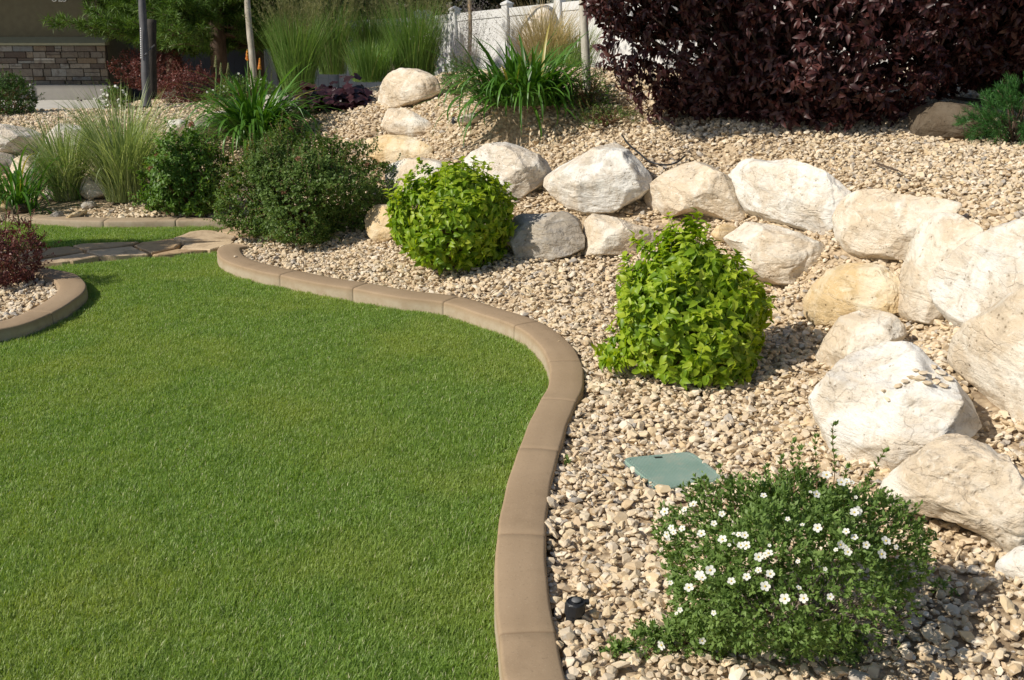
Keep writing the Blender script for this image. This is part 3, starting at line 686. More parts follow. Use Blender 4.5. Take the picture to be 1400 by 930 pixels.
# ------------------------------------------------------------------ boulders
_ico = {}
def ico(level):
    if level not in _ico:
        bm = bmesh.new(); bmesh.ops.create_icosphere(bm, subdivisions=level, radius=1)
        V = np.array([v_.co[:] for v_ in bm.verts]); Fc = np.array([[v_.index for v_ in f_.verts] for f_ in bm.faces]); bm.free(); _ico[level] = (V, Fc)
    return _ico[level]
CR = np.array([1, 0, 0.]); CU = np.array([0, sp, cp]); CF = np.array([0, cp, -sp])
BIDX = [0]
def boulder(poly, mat, label, thick=.8, base=None, name='boulder', group='boulders of the dry-stacked rock edging', level=5, push=.06, cuts=9, rough=1.0, dist=None, pw=.5, topcut=None):
    BIDX[0] += 1; r_ = np.random.RandomState(40 + BIDX[0]); sd = BIDX[0] * 7.31
    poly = np.array(poly, float); ctr = np.array([(poly[:, 0].min() + poly[:, 0].max()) / 2, (poly[:, 1].min() + poly[:, 1].max()) / 2])
    if base is None:
        lo = poly[np.argmax(poly[:, 1])]; base = (ctr[0] * .5 + lo[0] * .5, poly[:, 1].max() - 2)
    low = [q_ for q_ in poly if q_[1] >= ctr[1] and -120 < q_[0] < 1520]; bx = np.array([q_[0] - ctr[0] for q_ in low]); bd = np.array([project(hit(*(ctr + (q_ - ctr) * .95)))[2] for q_ in low])
    slope = 0.0; D = dist
    if not dist:
        slope = np.clip(np.polyfit(bx, bd, 1)[0], -.008, .008) * .85 if len(low) > 3 else 0.0
        res = bd - slope * bx; D = float(np.percentile(res, 12))
    wpx = poly[:, 0].max() - poly[:, 0].min(); hpx = poly[:, 1].max() - poly[:, 1].min()
    tk = thick * math.sqrt(wpx * hpx) * D / F; zc = D + tk * push
    # radial outline
    ang = np.arctan2(-(poly[:, 1] - ctr[1]), poly[:, 0] - ctr[0]); rr_t = []
    ths = np.linspace(-math.pi, math.pi, 361)
    n_ = len(poly)
    for th in ths:
        d = np.array([math.cos(th), -math.sin(th)]); best = 0
        for i in range(n_):
            a0 = poly[i] - ctr; e = poly[(i+1) % n_] - poly[i]; den = d[0] * e[1] - d[1] * e[0]
            if abs(den) < 1e-9: continue
            t_ = (a0[0] * e[1] - a0[1] * e[0]) / den; u_ = (a0[0] * d[1] - a0[1] * d[0]) / den
            if t_ > 0 and -1e-6 <= u_ <= 1 + 1e-6: best = max(best, t_)
        rr_t.append(best)
    rr_t = np.array(rr_t); kf = np.array([0, .1, .2, .4, .2, .1, 0]); ext = np.r_[rr_t[-12:-1], rr_t, rr_t[1:12]]; rr_s = np.convolve(ext, kf, 'same')[11:-11]
    level = level + (1 if level == 5 and wpx > 90 else 0); V, Fc = ico(level); c = V[:, 2]; sphi = np.sqrt(np.clip(1 - c ** 2, 0, 1)); th = np.arctan2(V[:, 1], V[:, 0])
    rad = np.interp(th, ths, rr_s) / F * zc
    pv = np.where((V[:, 1] < .15) & (c > 0), pw * (1 - .45 * np.clip(.15 - V[:, 1], 0, 1)), pw); e = sphi ** pv; U = np.cos(th) * rad * e; Vv = np.sin(th) * rad * e; Wd = np.sign(c) * np.abs(c) ** .7 * tk * .5
    Q = np.stack([U, Vv, Wd], 1)
    sc_ = math.sqrt(wpx * hpx) * zc / F * .5
    ext3 = np.array([wpx, hpx, 0]) * zc / F / 2; ext3[2] = tk * .5
    tilt = r_.uniform(-.35, .35)
    dirs = [np.array([tilt, r_.uniform(.3, .55), 1.0]), np.array([tilt + r_.choice([-1, 1]) * .75, r_.uniform(.0, .5), 1.0]), np.array([-tilt * 1.5, 1.0, r_.uniform(.25, .5)]), np.array([r_.uniform(-.4, .4), -.55, 1.0])]
    lims = [.62, .66, .72, .74]
    if topcut: dirs.insert(0, np.array(topcut[:3])); lims.insert(0, topcut[3])
    for k in range(cuts):
        dirs.append(np.array([r_.uniform(-1, 1), r_.uniform(-.6, 1.0), r_.uniform(.15, 1.0) * (1 if k < cuts - 2 else -1)])); lims.append(r_.uniform(.74, .9))
    for nn, lm in zip(dirs, lims):
        nn = nrm(nn); s_ = Q @ nn; lim = s_.max() * lm; ex = np.clip(s_ - lim, 0, None); Q = Q - nn[None] * (ex * .985)[:, None]
    # craggy displacement
    nv = nrm(Q / (ext3[None] ** 2 + 1e-6)); out = np.zeros(len(Q))
    for i, q in enumerate(Q):
        v_ = Vector((q[0] / sc_ * 1.1 + sd, q[1] / sc_ * 1.3, q[2] / sc_ * 1.1))
        a1 = mnoise.noise(v_); a2 = mnoise.ridged_multi_fractal(v_ * 1.5, 1.0, 2.1, 3, 1.0, 2.0)
        w_ = Vector((q[0] * 1.0 + q[1] * .5, q[1] * 1.6 - q[0] * .4, q[2])) * (2.6 / sc_ * .5) + Vector((sd, 0, 0)) + Vector((a1, a1, a1)) * .25
        d_ = mnoise.voronoi(w_)[0]; a4 = d_[1] - d_[0]
        v3 = Vector((q[0] * 16 + sd, q[1] * 26, q[2] * 16)); a3 = mnoise.fractal(v3, .9, 2.1, 4)
        out[i] = a1 * .05 * sc_ + (a2 - 1.2) * .022 * sc_ * rough + a3 * .005 * rough - max(0, .16 - a4) * .16 * sc_ * rough + d_[0] * .07 * sc_
    damp = 0.45 + 0.55 * np.abs(c) ** .7
    Q = Q + nv * (out * damp)[:, None]
    nb = 72; thq = np.arctan2(Q[:, 1], Q[:, 0]); rq = np.hypot(Q[:, 0], Q[:, 1]); bi = ((thq + math.pi) / (2 * math.pi) * nb).astype(int) % nb
    mx = np.zeros(nb); np.maximum.at(mx, bi, rq); tb = -math.pi + (np.arange(nb) + .5) / nb * 2 * math.pi
    ratio = (np.interp(tb, ths, rr_s) / F * zc) / np.maximum(mx, 1e-4); ratio = np.convolve(np.r_[ratio[-1:], ratio, ratio[:1]], [.25, .5, .25], 'valid')
    kq = np.interp(thq, np.r_[tb[0] - 2 * math.pi / nb, tb, tb[-1] + 2 * math.pi / nb], np.r_[ratio[-1], ratio, ratio[0]]); Q[:, 0] *= kq * 1.05; Q[:, 1] *= kq * 1.05
    Q[:, 2] -= slope * Q[:, 0] / zc * F      # the stone sits askew, following the lie of the ground
    cen = np.array([0, 0, H0]) + CF * zc + CR * ((ctr[0] - 700) / F * zc) + CU * (-(ctr[1] - 465) / F * zc)
    Pw = cen + Q[:, 0:1] * CR + Q[:, 1:2] * CU - Q[:, 2:3] * CF
    dz_ = -(Q[:, 2]); k_ = slope * Q[:, 0] / zc * F; Pw = Pw + (Pw - np.array([0, 0, H0]) - CF * ((Pw - np.array([0, 0, H0])) @ CF)[:, None]) * (k_ / zc)[:, None]
    a_ = Acc(); a_.add(Pw, Fc, .5); o = a_.build(name, M[mat], origin=cen); tag(o, label, 'boulder', group)
    return o
BL = [
 ([(632,220),(644,208),(665,199),(690,194),(708,198),(732,210),(746,217),(754,232),(742,250),(722,264),(712,272),(690,272),(660,262),(640,245)], 'b_white', 'smooth rounded white boulder with a shaded right end, just behind the first lime shrub', dict(thick=.9, base=(720,262), pw=.55)),
 ([(742,241),(767,223),(801,209),(828,197),(842,192),(854,202),(874,222),(889,242),(890,256),(874,271),(851,282),(836,291),(796,293),(778,284),(755,264)], 'b_white', 'big angular white boulder with a pointed top and thin dark cracks', dict(thick=.85)),
 ([(885,268),(889,252),(909,236),(938,225),(964,220),(976,223),(987,238),(1002,255),(1012,276),(1022,292),(1010,303),(996,304),(976,297),(950,288),(921,296),(897,289)], 'b_cream', 'cream boulder with a rusty right flank, between the pointed and the long white ones', dict(thick=.9, base=(960,296))),
 ([(999,244),(1003,232),(1022,215),(1052,219),(1078,222),(1102,231),(1126,240),(1151,250),(1170,264),(1160,300),(1146,326),(1116,322),(1096,314),(1055,303),(1023,289),(1009,273)], 'b_white', 'long white slab-like boulder sloping down to the right in the upper row', dict(thick=.8, base=(1090,312))),
 ([(1146,290),(1163,267),(1186,257),(1209,258),(1221,267),(1261,273),(1313,273),(1324,284),(1290,300),(1262,325),(1248,354),(1226,355),(1180,351),(1163,343),(1150,325)], 'b_cream', 'lumpy cream white boulder overhanging a dark gap, next to the long slab-like one', dict(thick=.85, base=(1200,354))),
 ([(1279,295),(1302,288),(1322,296),(1342,308),(1342,322),(1318,345),(1296,366),(1286,385),(1290,415),(1298,436),(1287,440),(1265,441),(1244,436),(1231,424),(1234,392),(1247,360),(1258,325)], 'b_cream', 'tall narrow cream boulder leaning against the huge right-hand boulder', dict(thick=.9, base=(1262,438))),
 ([(1279,386),(1292,362),(1319,337),(1343,321),(1366,312),(1400,300),(1470,296),(1510,340),(1500,430),(1430,450),(1360,452),(1325,452),(1302,433),(1284,409)], 'b_white', 'huge whitish veined boulder at the right edge, uppermost of the two there', dict(thick=.7, base=(1335,446))),
 ([(1312,492),(1316,465),(1334,439),(1360,425),(1400,398),(1450,382),(1520,420),(1520,560),(1470,610),(1400,584),(1377,569),(1364,543),(1334,521),(1317,504)], 'b_cream', 'big cream boulder with brownish streaks at the right edge, below the huge veined one', dict(thick=.7, base=(1345,535))),
 ([(1119,542),(1136,520),(1162,495),(1205,481),(1239,470),(1269,472),(1283,490),(1308,520),(1336,548),(1336,575),(1318,594),(1270,612),(1239,632),(1200,652),(1166,652),(1149,620),(1127,575)], 'b_white', 'large white boulder with a flat pebble-strewn top, above the flowering shrub', dict(thick=.95, base=(1180,645), push=.16, topcut=(-.15, 1.0, .45, .42))),
 ([(1203,678),(1222,654),(1252,628),(1291,605),(1330,600),(1353,609),(1380,636),(1410,662),(1450,690),(1450,765),(1400,768),(1375,772),(1345,735),(1308,714),(1265,706),(1222,696)], 'b_cream', 'low rough pitted boulder right of the flowering shrub, half buried in gravel', dict(thick=.8, base=(1300,708), rough=1.8, push=.12)),
 ([(1123,488),(1132,464),(1153,434),(1188,423),(1222,429),(1240,446),(1236,462),(1215,480),(1180,494),(1162,500),(1136,510)], 'b_cream', 'small cream boulder lying between the flat tan one and the pebble-strewn white one', dict(thick=.9, base=(1150,503))),
 ([(1103,409),(1116,389),(1136,371),(1163,360),(1203,359),(1229,377),(1236,400),(1232,426),(1203,432),(1157,440),(1145,448),(1116,444),(1105,430)], 'b_tan', 'flat yellowish tan boulder with pale streaks, under the overhanging cream boulder', dict(thick=.8, base=(1140,442))),
 ([(991,325),(1005,316),(1029,301),(1058,307),(1096,320),(1130,334),(1128,352),(1104,377),(1078,390),(1055,388),(1014,372),(1010,345)], 'b_cream', 'broad cream boulder beneath the long white slab, right of the second lime shrub', dict(thick=.85, base=(1075,387))),
 ([(973,320),(980,310),(993,305),(1009,313),(1000,328),(984,332)], 'b_tan', 'little tan rock wedged between two boulders just above the second lime shrub', dict(thick=.9, level=4)),
 ([(799,325),(801,302),(810,292),(828,294),(862,305),(889,311),(896,325),(880,342),(850,349),(825,350),(800,350)], 'b_cream', 'cream block-shaped boulder in the lower row, left of the second lime shrub', dict(thick=.9, base=(825,347))),
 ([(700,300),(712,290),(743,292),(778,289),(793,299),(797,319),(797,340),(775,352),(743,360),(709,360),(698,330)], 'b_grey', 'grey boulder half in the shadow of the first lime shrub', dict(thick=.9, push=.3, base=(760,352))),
 ([(527,235),(530,224),(557,217),(572,212),(598,216),(613,225),(616,250),(600,272),(560,275),(532,268)], 'b_cream', 'pale boulder with a greyish flat top, peeking over the left of the first lime shrub', dict(thick=.9, base=(560,270), pw=.55)),
 ([(492,192),(500,187),(518,183),(556,186),(578,195),(592,204),(585,218),(560,226),(525,226),(505,215),(494,205)], 'b_tan', 'low tan slab of rock between two boulders above the dark green shrub', dict(thick=1.0, base=(560,222))),
 ([(520,171),(527,151),(533,147),(553,150),(581,162),(592,170),(584,180),(573,189),(550,188),(534,184)], 'b_cream', 'wedge-shaped two-tone rock, grey on its left end, below the rounded upper boulder', dict(thick=.9, base=(550,186), cuts=8)),
 ([(517,136),(520,122),(533,103),(550,94),(570,93),(585,100),(598,110),(601,123),(585,135),(560,143),(545,148),(523,149)], 'b_cream', 'rounded cream boulder with a flat broken face, standing beside the tall grasses', dict(thick=.9, base=(548,147))),
 ([(620,163),(634,157),(650,155),(664,160),(655,167),(635,170)], 'b_cream', 'small pale stone half buried under the long-leaved daylily', dict(thick=1.0, level=4)),
 ([(498,300),(503,286),(512,280),(535,280),(545,300),(540,322),(528,331),(514,332),(504,322)], 'b_tan', 'tan boulder squeezed between the dark green shrub and the first lime shrub', dict(thick=.9, base=(520,330))),
 ([(348,142),(355,131),(370,128),(388,133),(409,136),(418,147),(414,162),(385,168),(355,160)], 'b_grey', 'flat grey-white rock between the middle daylily and the dark purple plant', dict(thick=.9, level=4)),
 ([(438,140),(446,124),(460,120),(472,128),(474,142),(455,148)], 'b_white', 'small white rock showing through the dark purple plant', dict(thick=.9, level=4)),
 ([(392,136),(398,131),(408,128),(414,134),(406,140)], 'b_tan', 'tiny tan rock tip behind the grey-white one', dict(thick=.9, level=4)),
 ([(226,178),(230,167),(245,162),(259,167),(258,182),(240,190),(229,188)], 'b_white', 'small white rock behind the pale variegated grass clump', dict(thick=.9, level=4)),
 ([(258,182),(266,168),(282,156),(300,150),(318,155),(315,175),(290,192),(265,192)], 'b_cream', 'sloping cream rock left of the middle daylily', dict(thick=.9, base=(285,188))),
 ([(-40,180),(-10,172),(10,171),(38,174),(52,182),(52,196),(42,205),(27,211),(0,209),(-35,212)], 'b_white', 'white flat-topped boulder at the left edge, in the back rock wall', dict(thick=.9, base=(20,211))),
 ([(58,196),(68,182),(83,169),(100,170),(112,174),(121,176),(120,195),(112,208),(85,212),(62,208)], 'b_white', 'white pointed boulder behind the smaller pale grass clump', dict(thick=.9, base=(85,208))),
 ([(-20,212),(0,209),(15,211),(21,218),(16,228),(10,235),(-10,233)], 'b_grey', 'small grey brown boulder under the flat-topped one at the left edge', dict(thick=.9, level=4)),
 ([(12,232),(20,218),(37,210),(54,213),(68,230),(70,245),(60,260),(30,262),(15,250)], 'b_cream', 'cream boulder behind the leftmost daylily', dict(thick=.9, base=(40,258))),
 ([(118,205),(124,190),(138,186),(150,195),(150,215),(130,222)], 'b_cream', 'cream rock seen between the two pale grass clumps, higher one', dict(thick=.9, level=4)),
 ([(105,262),(112,243),(128,234),(150,238),(158,255),(150,268),(120,272)], 'b_cream', 'cream rock seen between the two pale grass clumps, lower one', dict(thick=.9, base=(130,268), level=4)),
 ([(60,262),(72,248),(88,244),(104,250),(110,264),(98,274),(68,274)], 'b_cream', 'cream rock behind the stems of the smaller pale grass clump', dict(thick=.9, base=(85,270), level=4)),
 ([(-25,283),(-5,272),(12,276),(20,285),(8,294),(-20,294)], 'b_tan', 'flat tan stone beneath the leftmost daylily', dict(thick=1.0, level=4)),
 ([(14,290),(20,280),(32,278),(38,288),(30,298),(16,298)], 'b_brown_shaded', 'reddish brown stone beside the far curb', dict(thick=1.0, level=4)),
 ([(68,297),(74,290),(82,289),(88,296),(82,301),(70,301)], 'b_grey', 'little dark grey stone beside the far curb', dict(thick=1.0, level=4)),
 ([(112,281),(117,275),(128,275),(132,281),(124,286),(115,286)], 'b_grey', 'bluish grey stone lying on the gravel below the pale grasses', dict(thick=1.0, level=4)),
 ([(84,301),(95,296),(108,289),(116,285),(118,290),(108,297),(98,303)], 'b_tan', 'flat sloping tan stone at the near edge of the far gravel bed', dict(thick=1.0, level=4)),
 ([(1365,772),(1376,762),(1400,750),(1450,745),(1460,790),(1400,798),(1375,792)], 'b_white', 'whitish boulder tip at the right edge below the rough pitted one', dict(thick=.9, level=4, base=(1395,794))),
 ([(1248,165),(1252,150),(1262,142),(1290,140),(1340,142),(1352,155),(1350,180),(1330,190),(1270,190),(1250,185)], 'b_brown_shaded', 'boulder coloured dark for shade, under the purple-leaved tree, beside the small pine', dict(thick=.8, base=(1300,186))),
 ([(222,134),(224,122),(232,117),(240,122),(240,138),(228,140)], 'b_white', 'small white rock against the reddish barberry shrub in the back', dict(thick=.9, level=4)),
]
for poly, mt, lab, kw in BL: boulder(poly, mt, lab, **kw)
boulder([(524,92),(524,66),(530,55),(540,54),(548,60),(549,82),(544,98),(530,99)], 'b_grey', 'grey upright rock standing among the tall grasses near the fence', thick=.9, level=4, dist=14.2)
boulder([(712,60),(716,30),(726,10),(740,2),(756,8),(764,30),(764,70),(755,105),(735,112),(718,100)], 'b_cream', 'tall pinkish cream boulder behind the blonde grass by the white fence', thick=.9, level=4, dist=13.4)

# ------------------------------------------------------------------ shrubs
def lump(seed, amp):
    r_ = np.random.RandomState(seed); K = [(r_.randint(1, 6), r_.uniform(-5, 9), r_.uniform(0, 6.28), r_.uniform(.4, 1)) for _ in range(7)]
    tot = sum(k[3] for k in K)
    return lambda th, t: 1 + amp * sum(k[3] * np.cos(k[0] * th + k[1] * t + k[2]) for k in K) / tot * 2
def surf(n, prof, Rx, Ry, Hh, base, seed, amp=.12, inner=.5, shell=.55, ls=None):
    """points through the outer part of a lumpy solid of revolution with outward normals"""
    r_ = np.random.RandomState(seed); pt = np.array(prof, float); tt = np.linspace(0, 1, 101); rr = np.interp(tt, pt[:, 0], pt[:, 1])
    slope = np.gradient(rr, tt); wgt = (rr + .05) * np.sqrt(1 + slope ** 2 * (Rx / Hh) ** 2); cdf = np.cumsum(wgt); cdf /= cdf[-1]
    t = np.interp(r_.rand(n), cdf, tt); th = r_.uniform(0, 6.2832, n); lf = lump(seed if ls is None else ls, amp)
    r0 = np.interp(t, tt, rr); sl = np.interp(t, tt, slope)
    N = np.stack([np.cos(th) / Rx, np.sin(th) / Ry, -sl / Hh], 1); N = nrm(N)
    f = np.where(r_.rand(n) < shell, r_.uniform(.9, 1.03, n), 1 - inner * r_.rand(n) ** 1.2)
    k = lf(th, t) * f
    x = base[0] + np.cos(th) * r0 * Rx * k; y = base[1] + np.sin(th) * r0 * Ry * k
    hz = np.where(t > .75, 1 + (f - 1) * .5 + (lf(th, t) - 1) * .6, 1); z = base[2] + t * Hh * hz
    return np.stack([x, y, z], 1), N, r_
def clusters(acc, P, N, r_, per, L, wr, tmpl, back=.08, out=.3, droop=.3, crange=(0, 1), m=0, nup=.9, shade=None):
    """per leaves set around each tip"""
    n = len(P); c0 = r_.beta(2, 2, n)
    for k in range(per):
        a_ = r_.uniform(0, 6.28, n)[:, None]; h = np.cross(N, np.array([0, 0, 1.0]) + r_.normal(0, .1, (n, 3))); h = nrm(h); g2 = np.cross(N, h)
        rad = np.cos(a_) * h + np.sin(a_) * g2
        D = nrm(rad * (1 - out * .5) + N * out + np.array([0, 0, -droop]) + r_.normal(0, .18, (n, 3)))
        Nn = nrm(N * .7 + np.array([0, 0, nup]) + r_.normal(0, .35, (n, 3)))
        pb = P - N * (r_.uniform(0, back, n))[:, None]
        Ls = L * r_.uniform(.6, 1.15, n); c = np.clip(crange[0] + (crange[1] - crange[0]) * (c0 * .6 + r_.rand(n) * .4), 0, 1)
        add_leaves(acc, pb, D, Nn, Ls, Ls * wr, tmpl, c, m)
def stems(name, root, base, P, n, r0, mat, seed, bend=.2):
    r_ = np.random.RandomState(seed); a_ = Acc(); idx = r_.choice(len(P), min(n, len(P)), replace=False)
    for i in idx:
        e = P[i]; b0 = np.array([base[0] + r_.uniform(-.04, .04), base[1] + r_.uniform(-.04, .04), base[2] - .03]); mid = (b0 * .55 + e * .45) + np.array([0, 0, bend * (e[2] - base[2])]) + r_.normal(0, .015, 3)
        tt = np.linspace(0, 1, 6)[:, None]; C = (1 - tt) ** 2 * b0 + 2 * tt * (1 - tt) * mid + tt ** 2 * e
        tube(a_, C, np.linspace(r0, r0 * .3, 6), 5, r_.rand())
    return a_.build(name, mat, root)
T_OV, T_SM = tmpl_leaf(.3, .28, .46), tmpl_small(.26, .12)
T_LONG = tmpl_leaf(.25, .3, .36)

def lime(px, py, prof, Rx, Ry, Hh, label, seed, n):
    base = hit(px, py); root = empty('lime_shrub', base, label, 'shrub', 'lime green shrubs in the gravel bed')
    P, N, r_ = surf(n, prof, Rx, Ry, Hh, base, seed, .17, .5, .5)
    P[:, 2] = np.maximum(P[:, 2], base[2] + .035)
    a_ = Acc(); clusters(a_, P, N, r_, 6, .050, .62, T_OV, back=.05, out=.4, droop=.4, nup=.45)
    # upright leafy shoots breaking the outline
    Ps, Ns, r2 = surf(130, prof, Rx, Ry, Hh, base, seed + 5, .17, .0, 1, seed)
    for q, nn in zip(Ps, Ns):
        if nn[2] < .1: continue
        d = nrm(nn * .5 + np.array([0, 0, .8]) + r2.normal(0, .2, 3)); Lc = r2.uniform(.03, .07)
        tube(a_, [q - d * .04, q + d * Lc], [.002, .0012], 4, .5, 1)
        for s_ in np.linspace(.2, 1, 4):
            clusters(a_, np.array([q + d * Lc * s_]), np.array([d]), r2, 2, .042, .75, T_OV, back=.0, out=.5, droop=.1, crange=(.4, 1))
    a_.build('foliage', [M['lime'], M['gstem']], root)
    stems('stems', root, base, P, 70, .006, M['stem'], seed)
    return root
lime(622, 362, [(0,.58),(.15,.82),(.38,1.0),(.58,.98),(.76,.76),(.9,.46),(1,.12)], .375, .33, .60, 'round lime green shrub beside the dark green bush', 11, 1250)
lime(937, 500, [(0,.93),(.15,1.0),(.35,.96),(.52,.85),(.68,.70),(.82,.50),(.93,.31),(1,.12)], .345, .33, .59, 'cone-shaped lime green shrub with large leaves, in front of the boulders', 12, 1350)

# big dark green spirea-like bush (two lobes) and the reddish tipped bush
def bush(name, px, py, prof, Rx, Ry, Hh, label, seed, n, mat, L, wr, per=6, stem_m='stem', amp=.16, droop=.1, out=.55, shell=.6, inner=.5, group=None, cat_='shrub', tm=T_SM, pos=None, shoots=0, extra=None, zmin=.02, leanx=0):
    base = hit(px, py) if pos is None else np.array(pos, float)
    root = empty(name, base, label, cat_, group)
    P, N, r_ = surf(n, prof, Rx, Ry, Hh, base, seed, amp, inner, shell)
    if leanx: P[:, 0] += leanx * (P[:, 2] - base[2])
    P[:, 2] = np.maximum(P[:, 2], base[2] + zmin)
    a_ = Acc(); clusters(a_, P, N, r_, per, L, wr, tm, back=L * 1.2, out=out, droop=droop, nup=.6)
    if shoots:
        Ps, Ns, r2 = surf(shoots, prof, Rx, Ry, Hh, base, seed + 5, amp, 0, 1, seed)
        for q, nn in zip(Ps, Ns):
            d = nrm(nn * .7 + np.array([0, 0, .6]) + r2.normal(0, .25, 3)); Lc = r2.uniform(.04, .13)
            tube(a_, [q - d * .05, q + d * Lc], [.0018, .001], 4, .5, 1)
            k = 7; tt = np.linspace(0, 1, k)
            Pc = q + d * (Lc * tt)[:, None]; clusters(a_, Pc, np.repeat(d[None], k, 0), r2, 3, L * .85, wr, tm, back=0, out=.5, droop=0, crange=(.2, 1))
    a_.build('foliage', [M[mat], M[stem_m]], root)
    stems('stems', root, base, P, 60, max(.004, Hh * .012), M[stem_m], seed)
    return root, P, N, base, r_
def flowerheads(root, P, N, r_, n, size, mat, name='flower', zmin=None):
    """small fuzzy flower heads, each its own part"""
    sel = [i for i in r_.permutation(len(P)) if N[i, 2] > .05 and N[i, 1] < .5 and (zmin is None or P[i, 2] > zmin)][:n]
    proto = None
    for i in sel:
        if proto is None:
            a_ = Acc(); k = 46; d = nrm(r_.normal(size=(k, 3)) * [1, 1, .7] + [0, 0, .35]); add_leaves(a_, d * size * .15, d, nrm(r_.normal(size=(k, 3))), np.full(k, size * .5), np.full(k, size * .5), T_SM, r_.rand(k))
            o = a_.build(name, M[mat], link=True); proto = o
        else:
            o = proto.copy(); COL.objects.link(o)
        o.parent = root; o.location = tuple(P[i] + N[i] * size * .5 - np.array(root.location)); o.rotation_euler = (r_.uniform(-.4, .4), r_.uniform(-.4, .4), r_.uniform(0, 6))
        o.scale = (1, 1, r_.uniform(.8, 1.2))
root, P, N, base, r_ = bush('green_bush', 420, 318, [(0,.62),(.15,.88),(.4,1.0),(.65,.94),(.85,.66),(1,.22)], .56, .5, .65, 'large dark green bush with tiny leaves and brown buds, beside the round lime shrub', 21, 6500, 'spirea', .028, .95, per=7, amp=.34, shoots=260, shell=.5)
flowerheads(root, P, N, r_, 7, .035, 'pinkflower', zmin=base[2] + .3)
root, P, N, base, r_ = bush('green_bush', 258, 288, [(0,.8),(.2,1.0),(.5,1.0),(.75,.85),(.92,.55),(1,.2)], .29, .28, .60, 'mid green bush with reddish shoot tips, between the pale grasses and the large dark bush', 22, 1500, 'weigela', .042, .6, per=6, amp=.26, shoots=90, tm=T_LONG)
flowerheads(root, P, N, r_, 5, .045, 'pinkflower', zmin=base[2] + .2)

